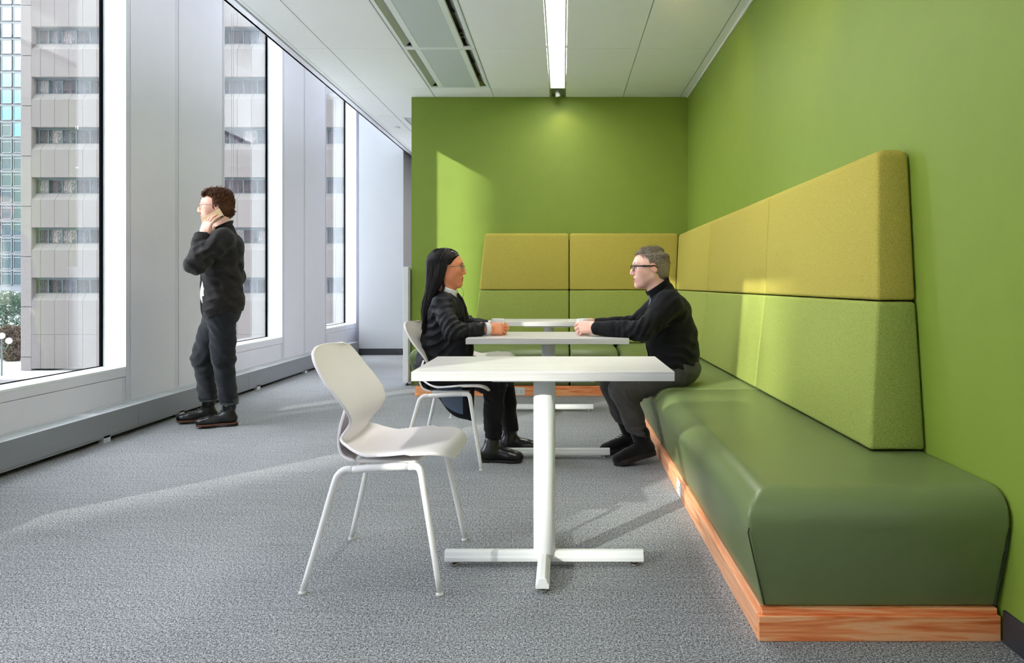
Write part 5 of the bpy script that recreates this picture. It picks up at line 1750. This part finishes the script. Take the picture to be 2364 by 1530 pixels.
# =================================================================== the seated man
RM = (0.68, 4.31, 0.0)
yc = 4.31
m_core = [rc((0.675, yc, 0.58), (0.655, yc, 0.72), 0.105, 0.105, 0.05), rc((0.655, yc, 0.72), (0.620, yc, 0.90), 0.105, 0.100, 0.05),
          rc((0.605, yc - 0.15, 0.945), (0.605, yc + 0.15, 0.945), 0.05, 0.05, 0.04), rc((0.605, yc, 0.94), (0.578, yc, 1.02), 0.055, 0.05, 0.03),
          rc((0.605, yc - 0.17, 0.94), (0.440, 4.045, 0.778), 0.042, 0.038, 0.03), rc((0.440, 4.045, 0.778), (0.205, 4.205, 0.790), 0.038, 0.027, 0.02),
          rc((0.605, yc + 0.17, 0.94), (0.460, 4.575, 0.785), 0.042, 0.038, 0.03), rc((0.460, 4.575, 0.785), (0.215, 4.430, 0.795), 0.038, 0.027, 0.02),
          rc((0.69, yc - 0.09, 0.550), (0.345, 4.20, 0.440), 0.066, 0.05, 0.04), rc((0.345, 4.20, 0.440), (0.455, 4.195, 0.13), 0.047, 0.034, 0.03),
          rc((0.69, yc + 0.09, 0.550), (0.305, 4.44, 0.445), 0.066, 0.05, 0.04), rc((0.305, 4.44, 0.445), (0.405, 4.45, 0.13), 0.047, 0.034, 0.03)]
m_mats = skin_mats('seated_man', (250, 204, 186), (222, 132, 124), (60, 40, 30), (238, 188, 168))
m_head = dict(c=(0.522, yc, 1.145), neck=(0.582, yc, 0.990), yaw=math.radians(180 + 4), pitch=math.radians(3), s=1.0, nose=1.1, mouth=0.004, chin=0.004, beard=True)
m_hands = [dict(side=-1, wrist=(0.196, 4.212, 0.795), xd=(-0.97, 0.14, 0.02), zd=(0.05, -0.80, 0.60), curls=[curl(36, 40, 25), curl(48, 48, 25), curl(58, 50, 25), curl(62, 45, 25)], spread=0.06, s=1.0, thumb=((0.80, 0.45, -0.42), (0.80, 0.15, -0.60))),
           dict(side=1, wrist=(0.200, 4.445, 0.800), xd=(-0.98, -0.16, 0.0), zd=(0.05, 0.84, 0.50), curls=[curl(42, 46, 30), curl(46, 50, 30), curl(50, 52, 30), curl(52, 52, 35)], s=1.0, thumb=((0.80, 0.45, -0.42), (0.80, 0.15, -0.60)))]
sman, SR, ss, shc, shf = build_person('person', 'seated man with glasses and short grey hair in a black jacket on the bench', RM, m_core, m_head, m_hands, m_mats)
fd = chain(folds(0.007, 0.13, 14), wrinkles((0.45, 4.03, 0.80), (-0.7, 0, 0.4), 0.008, 0.038, 0.07, 1), wrinkles((0.36, 4.10, 0.79), (-0.9, 0.4, 0), 0.006, 0.04, 0.05, 2), wrinkles((0.60, 4.14, 0.86), (0.6, 0, -0.8), 0.009, 0.05, 0.08, 3), wrinkles((0.70, 4.15, 0.62), (0.3, 0, 1), 0.009, 0.055, 0.09, 4), wrinkles((0.47, 4.58, 0.80), (-0.7, 0, 0.4), 0.008, 0.038, 0.07, 1))
garment('shirt', [el((0.610, yc, 0.83), (0.115, 0.14, 0.17), 0.04), rc((0.60, yc, 0.93), (0.585, yc, 0.985), 0.070, 0.058, 0.03), el((0.62, yc, 0.66), (0.105, 0.13, 0.10), 0.03)], 0.007, M['blue_shirt'], sman, None, RM)
collar_band('shirt_collar', (0.580, yc, 0.972), Matrix.Rotation(math.pi, 3, 'Z') @ Matrix.Rotation(math.radians(18), 3, 'Y'), 0.062, 0.062, 0.036, 0.55, M['blue_shirt'], sman, RM, 0.003)
def mj_post(F, X, Y, Z):
    F = fd(F, X, Y, Z)
    wdt = 0.016 + np.clip((Z - 0.80) * 0.16, 0, 0.05) + np.clip((0.68 - Z) * 0.15, 0, 0.02)
    front = np.maximum(np.abs(Y - yc) - wdt, X - 0.575)
    return np.maximum(np.maximum(F, -front), 0.508 - Z)
jk = [el((0.668, yc, 0.60), (0.150, 0.185, 0.14), 0.06), el((0.650, yc, 0.74), (0.150, 0.185, 0.15), 0.06), el((0.630, yc, 0.87), (0.135, 0.190, 0.13), 0.06),
      rc((0.612, yc - 0.155, 0.940), (0.612, yc + 0.155, 0.940), 0.068, 0.068, 0.04), rc((0.618, yc, 0.95), (0.603, yc, 1.005), 0.080, 0.066, 0.03),
      rc((0.608, yc - 0.175, 0.930), (0.448, 4.045, 0.782), 0.075, 0.058, 0.03), rc((0.448, 4.045, 0.782), (0.30, 4.145, 0.787), 0.057, 0.047, 0.02), rc((0.30, 4.145, 0.787), (0.205, 4.207, 0.793), 0.046, 0.040, 0.01),
      rc((0.608, yc + 0.175, 0.930), (0.468, 4.578, 0.790), 0.075, 0.058, 0.03), rc((0.468, 4.578, 0.790), (0.212, 4.438, 0.798), 0.057, 0.040, 0.02),
      rc((0.582, yc, 1.03), (0.575, yc, 1.10), 0.060, 0.060, 0.01, 's')]
mj = garment('jacket', jk, 0.0065, M['blk_knit'], sman, mj_post, RM)
collar_band('stand_collar', (0.590, yc, 0.985), Matrix.Rotation(math.pi, 3, 'Z') @ Matrix.Rotation(math.radians(24), 3, 'Y'), 0.074, 0.076, 0.066, 0.75, M['blk_knit'], mj, RM, 0.004, 0.007)
for a_, b_, r_ in (((0.250, 4.180, 0.790), (0.200, 4.209, 0.793), 0.0415), ((0.255, 4.460, 0.796), (0.205, 4.436, 0.798), 0.0415)):
    MB().tube([tuple(np.array(a_) - RM), tuple(np.array(b_) - RM)], [r_, r_ - 0.002], 20).build('knit_cuff', M['blk_knit'], mj, smooth=False, bevel=0.003)
MB().tube([tuple(np.array((0.205, 4.206, 0.793)) - RM), tuple(np.array((0.193, 4.213, 0.794)) - RM)], [0.036, 0.035], 18).build('shirt_cuff', M['white_shirt'], sman)
fd2 = chain(folds(0.006, 0.13, 19), wrinkles((0.40, 4.19, 0.42), (0.7, 0, 0.6), 0.008, 0.036, 0.07, 2), wrinkles((0.45, 4.20, 0.19), (-0.3, 0, 1), 0.005, 0.035, 0.05, 3), wrinkles((0.66, 4.2, 0.54), (1, 0, 0), 0.006, 0.04, 0.06, 4))
def m_tpost(F, X, Y, Z):
    F = fd2(F, X, Y, Z)
    return np.maximum(F, 0.168 - Z - (X - 0.45) * 0.25)
garment('trousers', [rc((0.70, yc - 0.09, 0.540), (0.348, 4.20, 0.425), 0.088, 0.074, 0.04), rc((0.348, 4.20, 0.425), (0.405, 4.198, 0.28), 0.070, 0.060, 0.03), rc((0.405, 4.198, 0.28), (0.455, 4.195, 0.13), 0.060, 0.053, 0.02),
                     rc((0.70, yc + 0.09, 0.540), (0.308, 4.44, 0.430), 0.088, 0.074, 0.04), rc((0.308, 4.44, 0.430), (0.355, 4.445, 0.28), 0.070, 0.060, 0.03), rc((0.355, 4.445, 0.28), (0.405, 4.45, 0.13), 0.060, 0.053, 0.02),
                     el((0.70, yc, 0.545), (0.125, 0.165, 0.085), 0.04)], 0.0065, M['grey_chino'], sman, m_tpost, RM)
sm_s = [M['suede'], M['blk_rubber'], M['blk_rubber'], M['blk_lace']]
shoe(sman, RM, (0.545, 4.215, 0.055), (0.302, 4.165, 0.0), sm_s, 'sneaker', ankle=(0.462, 4.197, 0.178), sole_t=0.016)
shoe(sman, RM, (0.490, 4.475, 0.030), (0.242, 4.440, 0.0), sm_s, 'sneaker', ankle=(0.415, 4.455, 0.165), sole_t=0.016)
for sk_ in (rc((0.425, 4.198, 0.24), (0.466, 4.198, 0.13), 0.053, 0.050, 0.01), rc((0.375, 4.448, 0.24), (0.418, 4.455, 0.13), 0.053, 0.050, 0.01)):
    garment('sock', [sk_], 0.006, M['suede'], sman, None, RM)
spectacles(sman, shf, M['tort'], 'thick', 0.0026)
Rm_ = basis((-0.97, 0.14, 0.02), (0.05, -0.80, 0.60)); a58 = math.radians(58)
rc_ = Vector((0.196, 4.212, 0.795)) + Rm_ @ Vector((0.0975, 0.012, -0.0145)) - Vector(RM); rd_ = Rm_ @ Vector((math.cos(a58), 0, -math.sin(a58))); ry_ = Rm_ @ Vector((0, 1, 0)); rz_ = rd_.cross(ry_)
MB().tube([tuple(rc_ + (ry_ * math.cos(q) + rz_ * math.sin(q)) * 0.0100) for q in np.linspace(0, 2 * math.pi, 17)], 0.0016, 6, cap=False).build('ring', M['silver'], sman, smooth=True)
short_hair('hair', sman, SR, ss, shc, RM, M['hair_grey'],
           lambda p: p[2] > (0.058 + max(0, p[0] - 0.02) * 0.55 if p[0] > 0.02 else (0.018 if p[0] > -0.03 else -0.07)) and p[2] > -0.075,
           lambda p: 0.026 if p[2] > 0.07 else 0.016, lambda p: 0.006 if p[2] > 0.07 else 0.0025,
           lambda p: (0.8, 0.1, 0.3) if p[2] > 0.085 else (-0.6, 0, -0.8), 1900, 5, 0.0017, 0.007, 0.062)
for s in (-1, 1):
    MB().tube([shf((0.0985, s * 0.013, 0.0305)), shf((0.0970, s * 0.028, 0.0355)), shf((0.0870, s * 0.047, 0.0310))], [0.0024, 0.0028, 0.0012], 5).build('eyebrow', M['hair_grey'], sman)

# =================================================================== the standing man
RS = (-2.53, 5.33, 0.0)
fx = Vector((-0.94, -0.34, 0)).normalized(); lx_ = Vector((0.34, -0.94, 0)).normalized()
def sp(f_, l_, z):        # forward, left, height from the trunk axis
    p = Vector((-2.505, 5.30, 0)) + fx * f_ + lx_ * l_
    return (p.x, p.y, z)
EL, WRI = (-2.552, 5.005, 1.188), (-2.556, 5.118, 1.385)
HN, HF = (-2.478, 5.235, 0.86), (-2.575, 5.405, 0.86)
KN, KF = (-2.478, 5.255, 0.475), (-2.700, 5.400, 0.475)
AN, AF = (-2.462, 5.318, 0.11), (-2.690, 5.470, 0.12)
s_core = [rc(sp(0, 0, 0.88), sp(0.01, 0, 1.10), 0.105, 0.10, 0.05), rc(sp(0.01, 0, 1.10), sp(0, 0, 1.32), 0.10, 0.105, 0.05),
          rc(sp(-0.01, 0.15, 1.385), sp(-0.01, -0.15, 1.385), 0.05, 0.05, 0.04), rc(sp(0, 0, 1.37), sp(0.015, 0, 1.47), 0.058, 0.052, 0.03),
          rc(sp(-0.01, 0.175, 1.375), EL, 0.044, 0.038, 0.03), rc(EL, WRI, 0.038, 0.027, 0.02),
          rc(sp(-0.01, -0.175, 1.375), (-2.53, 5.565, 1.11), 0.044, 0.038, 0.03), rc((-2.53, 5.565, 1.11), (-2.585, 5.55, 0.88), 0.038, 0.028, 0.02),
          rc(HN, KN, 0.07, 0.05, 0.05), rc(KN, AN, 0.046, 0.034, 0.03), rc(HF, KF, 0.07, 0.05, 0.05), rc(KF, AF, 0.046, 0.034, 0.03)]
s_mats = skin_mats('standing_man', (240, 194, 172), (206, 118, 110), (60, 40, 30), (214, 156, 128))
s_head = dict(c=(-2.553, 5.295, 1.612), neck=(-2.495, 5.30, 1.455), yaw=math.radians(180 + 23), pitch=math.radians(2), s=1.0, nose=1.15, mouth=0.003, beard=True)
s_hands = [dict(side=-1, wrist=(-2.553, 5.120, 1.398), xd=(0.26, 0.16, 0.95), zd=(-0.22, -0.97, 0.12), curls=[curl(16, 22, 14), curl(14, 26, 18), curl(18, 30, 20), curl(22, 32, 20)], spread=0.10, s=1.0, thumb=((0.50, -0.15, -0.85), (0.80, -0.40, -0.45))),
           dict(side=1, wrist=(-2.585, 5.55, 0.875), xd=(-0.1, -0.1, -0.98), zd=(-0.5, 0.8, 0.2), curls=[curl(20, 25, 15)] * 4, s=1.0)]
stand, TR, ts, thc, thf = build_person('person', 'standing man by the window with a phone at his ear, in dark overshirt and jeans', RS, s_core, s_head, s_hands, s_mats)
fd = chain(folds(0.0085, 0.14, 24), wrinkles((-2.53, 5.0, 1.22), (0.8, 0.3, 0.4), 0.008, 0.060, 0.07, 1), wrinkles((-2.50, 5.06, 1.30), (0.7, 0.2, -0.5), 0.009, 0.055, 0.07, 2), wrinkles(sp(-0.08, 0.15, 1.12), (0.6, 0, 0.8), 0.010, 0.07, 0.13, 3), wrinkles(sp(0.0, 0.15, 0.92), (0.2, 0, 1), 0.008, 0.07, 0.10, 5))
garment('tshirt', [el(sp(0.015, 0, 1.20), (0.128, 0.150, 0.22), 0.04), el(sp(0.02, 0, 0.98), (0.122, 0.145, 0.16), 0.04), rc(sp(0.0, 0, 1.38), sp(0.01, 0, 1.435), 0.072, 0.060, 0.03)], 0.008, M['cream_tee'], stand, None, RS)
Rl = np.array([[fx.x, fx.y, 0], [lx_.x, lx_.y, 0], [0, 0, 1]])
def sj_post(F, X, Y, Z):
    F = fd(F, X, Y, Z)
    u = (X + 2.505) * fx.x + (Y - 5.30) * fx.y; l_ = (X + 2.505) * lx_.x + (Y - 5.30) * lx_.y
    wdt = 0.040 + np.clip((1.20 - Z) * 0.16, 0, 0.060)
    front = np.maximum(np.abs(l_ - 0.045) - wdt, 0.055 - u)
    hem = (0.835 - 0.05 * np.clip(u / 0.12, -0.3, 1)) - Z
    # keep the raised forearm whole
    front = np.where((Z > 1.10) & (l_ > 0.10), 1.0, front)
    return np.maximum(np.maximum(F, -front), hem)
sj = [el(sp(0.005, 0, 0.90), (0.155, 0.198, 0.20), 0.06, 'u', Rl), el(sp(0.005, 0, 1.12), (0.144, 0.188, 0.22), 0.06, 'u', Rl), el(sp(-0.012, 0, 1.29), (0.138, 0.190, 0.145), 0.06, 'u', Rl),
      rc(sp(-0.015, 0.150, 1.378), sp(-0.015, -0.150, 1.378), 0.068, 0.068, 0.04), rc(sp(-0.02, 0, 1.37), sp(-0.005, 0, 1.44), 0.085, 0.070, 0.03),
      rc(sp(-0.015, 0.175, 1.365), EL, 0.082, 0.068, 0.04), rc(EL, (-2.556, 5.095, 1.345), 0.066, 0.054, 0.02), rc((-2.556, 5.085, 1.325), (-2.556, 5.112, 1.378), 0.055, 0.052, 0.01),
      rc(sp(-0.015, -0.175, 1.365), (-2.53, 5.565, 1.11), 0.080, 0.066, 0.04), rc((-2.53, 5.565, 1.11), (-2.582, 5.552, 0.90), 0.064, 0.052, 0.02),
      rc(sp(0.02, 0, 1.46), sp(0.03, 0, 1.56), 0.064, 0.062, 0.01, 's'), rc(WRI, (-2.556, 5.13, 1.43), 0.036, 0.036, 0.004, 's')]
jo = garment('overshirt', sj, 0.0068, M['charcoal'], stand, sj_post, RS)
Rc = Matrix.Rotation(math.radians(198), 3, 'Z') @ Matrix.Rotation(math.radians(20), 3, 'Y')
collar_band('collar', sp(-0.004, 0, 1.428), Rc, 0.076, 0.080, 0.046, 0.9, M['charcoal'], jo, RS, 0.016, 0.006)
cfd = (Vector(WRI) - Vector(EL)).normalized()
cw_ = Vector((-2.556, 5.112, 1.378))
MB().tube([tuple(cw_ - cfd * 0.055 - Vector(RS)), tuple(cw_ - cfd * 0.01 - Vector(RS)), tuple(cw_ + cfd * 0.012 - Vector(RS))], [0.060, 0.060, 0.061], 22).build('turned_cuff', M['charcoal'], jo, smooth=False, bevel=0.003)
fd2 = chain(folds(0.0065, 0.12, 29), wrinkles(KN, (0.5, 0, 0.8), 0.007, 0.06, 0.07, 1), wrinkles(KF, (-0.5, 0, 0.8), 0.007, 0.06, 0.07, 3), wrinkles((-2.50, 5.22, 0.76), (0.6, 0, 0.8), 0.008, 0.05, 0.08, 4), wrinkles((AN[0], AN[1], 0.24), (0.4, 0, 1), 0.004, 0.05, 0.06, 5), wrinkles((AF[0], AF[1], 0.24), (-0.4, 0, 1), 0.004, 0.05, 0.06, 6))
def s_tpost(F, X, Y, Z):
    F = fd2(F, X, Y, Z)
    return np.maximum(F, 0.175 - Z)
garment('jeans', [el(sp(0.0, 0.0, 0.86), (0.128, 0.170, 0.12), 0.05, 'u', Rl), rc(HN, (KN[0], KN[1], 0.50), 0.100, 0.078, 0.05), rc((KN[0], KN[1], 0.50), (KN[0] + 0.004, KN[1] + 0.02, 0.40), 0.076, 0.066, 0.02), rc((KN[0] + 0.004, KN[1] + 0.02, 0.40), (AN[0], AN[1], 0.15), 0.066, 0.060, 0.02),
                  rc(HF, (KF[0], KF[1], 0.50), 0.100, 0.078, 0.05), rc((KF[0], KF[1], 0.50), (KF[0] + 0.004, KF[1] + 0.02, 0.40), 0.076, 0.066, 0.02), rc((KF[0] + 0.004, KF[1] + 0.02, 0.40), (AF[0], AF[1], 0.15), 0.066, 0.060, 0.02)], 0.0065, M['denim'], stand, s_tpost, RS)
for A in (AN, AF):
    MB().tube([(A[0] - RS[0], A[1] - RS[1], 0.160), (A[0] - RS[0], A[1] - RS[1], 0.205)], [0.063, 0.064], 24).build('jean_cuff', M['cuff_denim'], stand, bevel=0.004)
sm_b = [M['blk_leather'], M['welt'], M['blk_rubber'], M['blk_lace']]
shoe(stand, RS, (-2.412, 5.350, 0), (-2.662, 5.222, 0), sm_b, 'boot', ankle=(-2.462, 5.322, 0.170), sole_t=0.026)
shoe(stand, RS, (-2.632, 5.505, 0), (-2.890, 5.390, 0), sm_b, 'boot', ankle=(-2.690, 5.472, 0.175), sole_t=0.026)
for sk_ in (rc((AN[0], AN[1], 0.24), (AN[0], AN[1] + 0.003, 0.14), 0.044, 0.046, 0.01), rc((AF[0], AF[1], 0.24), (AF[0], AF[1], 0.14), 0.044, 0.046, 0.01)):
    garment('sock', [sk_], 0.006, M['blk_leather'], stand, None, RS)
spectacles(stand, thf, M['clear_frame'], 'round', 0.0016)
rr = np.random.default_rng(8)
fr = []
for i in range(150):        # quiff swept up from the forehead
    y = rr.uniform(-0.055, 0.055)
    x = rr.uniform(0.035, 0.075)
    z = 0.104 - (x - 0.035) * 0.75 - abs(y) * 0.22
    p = np.array([x, y, z])
    h_ = rr.uniform(0.8, 1.15)
    fr.append(([p, p + np.array([0.014, 0, 0.018]) * h_, p + np.array([0.010 + rr.normal() * 0.004, rr.normal() * 0.006, 0.036]) * h_, p + np.array([-0.012 + rr.normal() * 0.006, rr.normal() * 0.010, 0.046]) * h_], rr.uniform(0.002, 0.0042)))
short_hair('hair', stand, TR, ts, thc, RS, M['hair_brown'],
           lambda p: p[2] > (0.060 + max(0, p[0] - 0.02) * 0.55 if p[0] > 0.02 else (-0.005 if p[0] > -0.03 else -0.085)) and p[2] > -0.085,
           lambda p: 0.034 if p[2] > 0.06 else 0.024, lambda p: 0.006 + 0.013 * min(1, max(0, (p[2] - 0.01) / 0.07)),
           lambda p: (-0.5, 0.1, -0.35 + 1.15 * min(1, max(0, (p[2] - 0.01) / 0.07))), 1900, 6, 0.0024, 0.013, 0.060, fr)
for s in (-1, 1):
    MB().tube([thf((0.0985, s * 0.013, 0.0305)), thf((0.0970, s * 0.028, 0.0355)), thf((0.0870, s * 0.047, 0.0310))], [0.0026, 0.0030, 0.0012], 5).build('eyebrow', M['hair_brown'], stand)
ms = [([np.array([0.100, y, -0.0455]), np.array([0.104 - abs(y) * 0.25, y * 1.15, -0.050]), np.array([0.1005 - abs(y) * 0.35, y * 1.3, -0.0545])], 0.0011) for y in np.linspace(-0.024, 0.024, 34)]
strands('moustache', [(xf(np.array(P) * ts, TR, thc) - np.array(RS), r_) for P, r_ in ms], M['hair_brown'], stand)

# phone against his ear
pu = Vector((0.84, 0.10, 0.53)).normalized()
Rp = basis(pu, (0.06, -0.98, 0.10))
ph = thing('mobile_phone', 'beige cased mobile phone held to the standing man\'s ear', 'phone', (-2.515, 5.178, 1.524))
ph.rotation_euler = Rp.to_euler()
MB().box(-0.074, 0.074, -0.0365, 0.0365, -0.0045, 0.0045).build('phone_case', M['phone'], ph, bevel=0.004, seg=3)
MB().box(0.046, 0.070, -0.0325, -0.0215, 0.0040, 0.0062).build('camera_bump', M['phone_lens'], ph, bevel=0.0015)
MB().box(-0.070, 0.070, -0.034, 0.034, -0.0054, -0.0044).build('screen', M['phone_lens'], ph, bevel=0.0006)
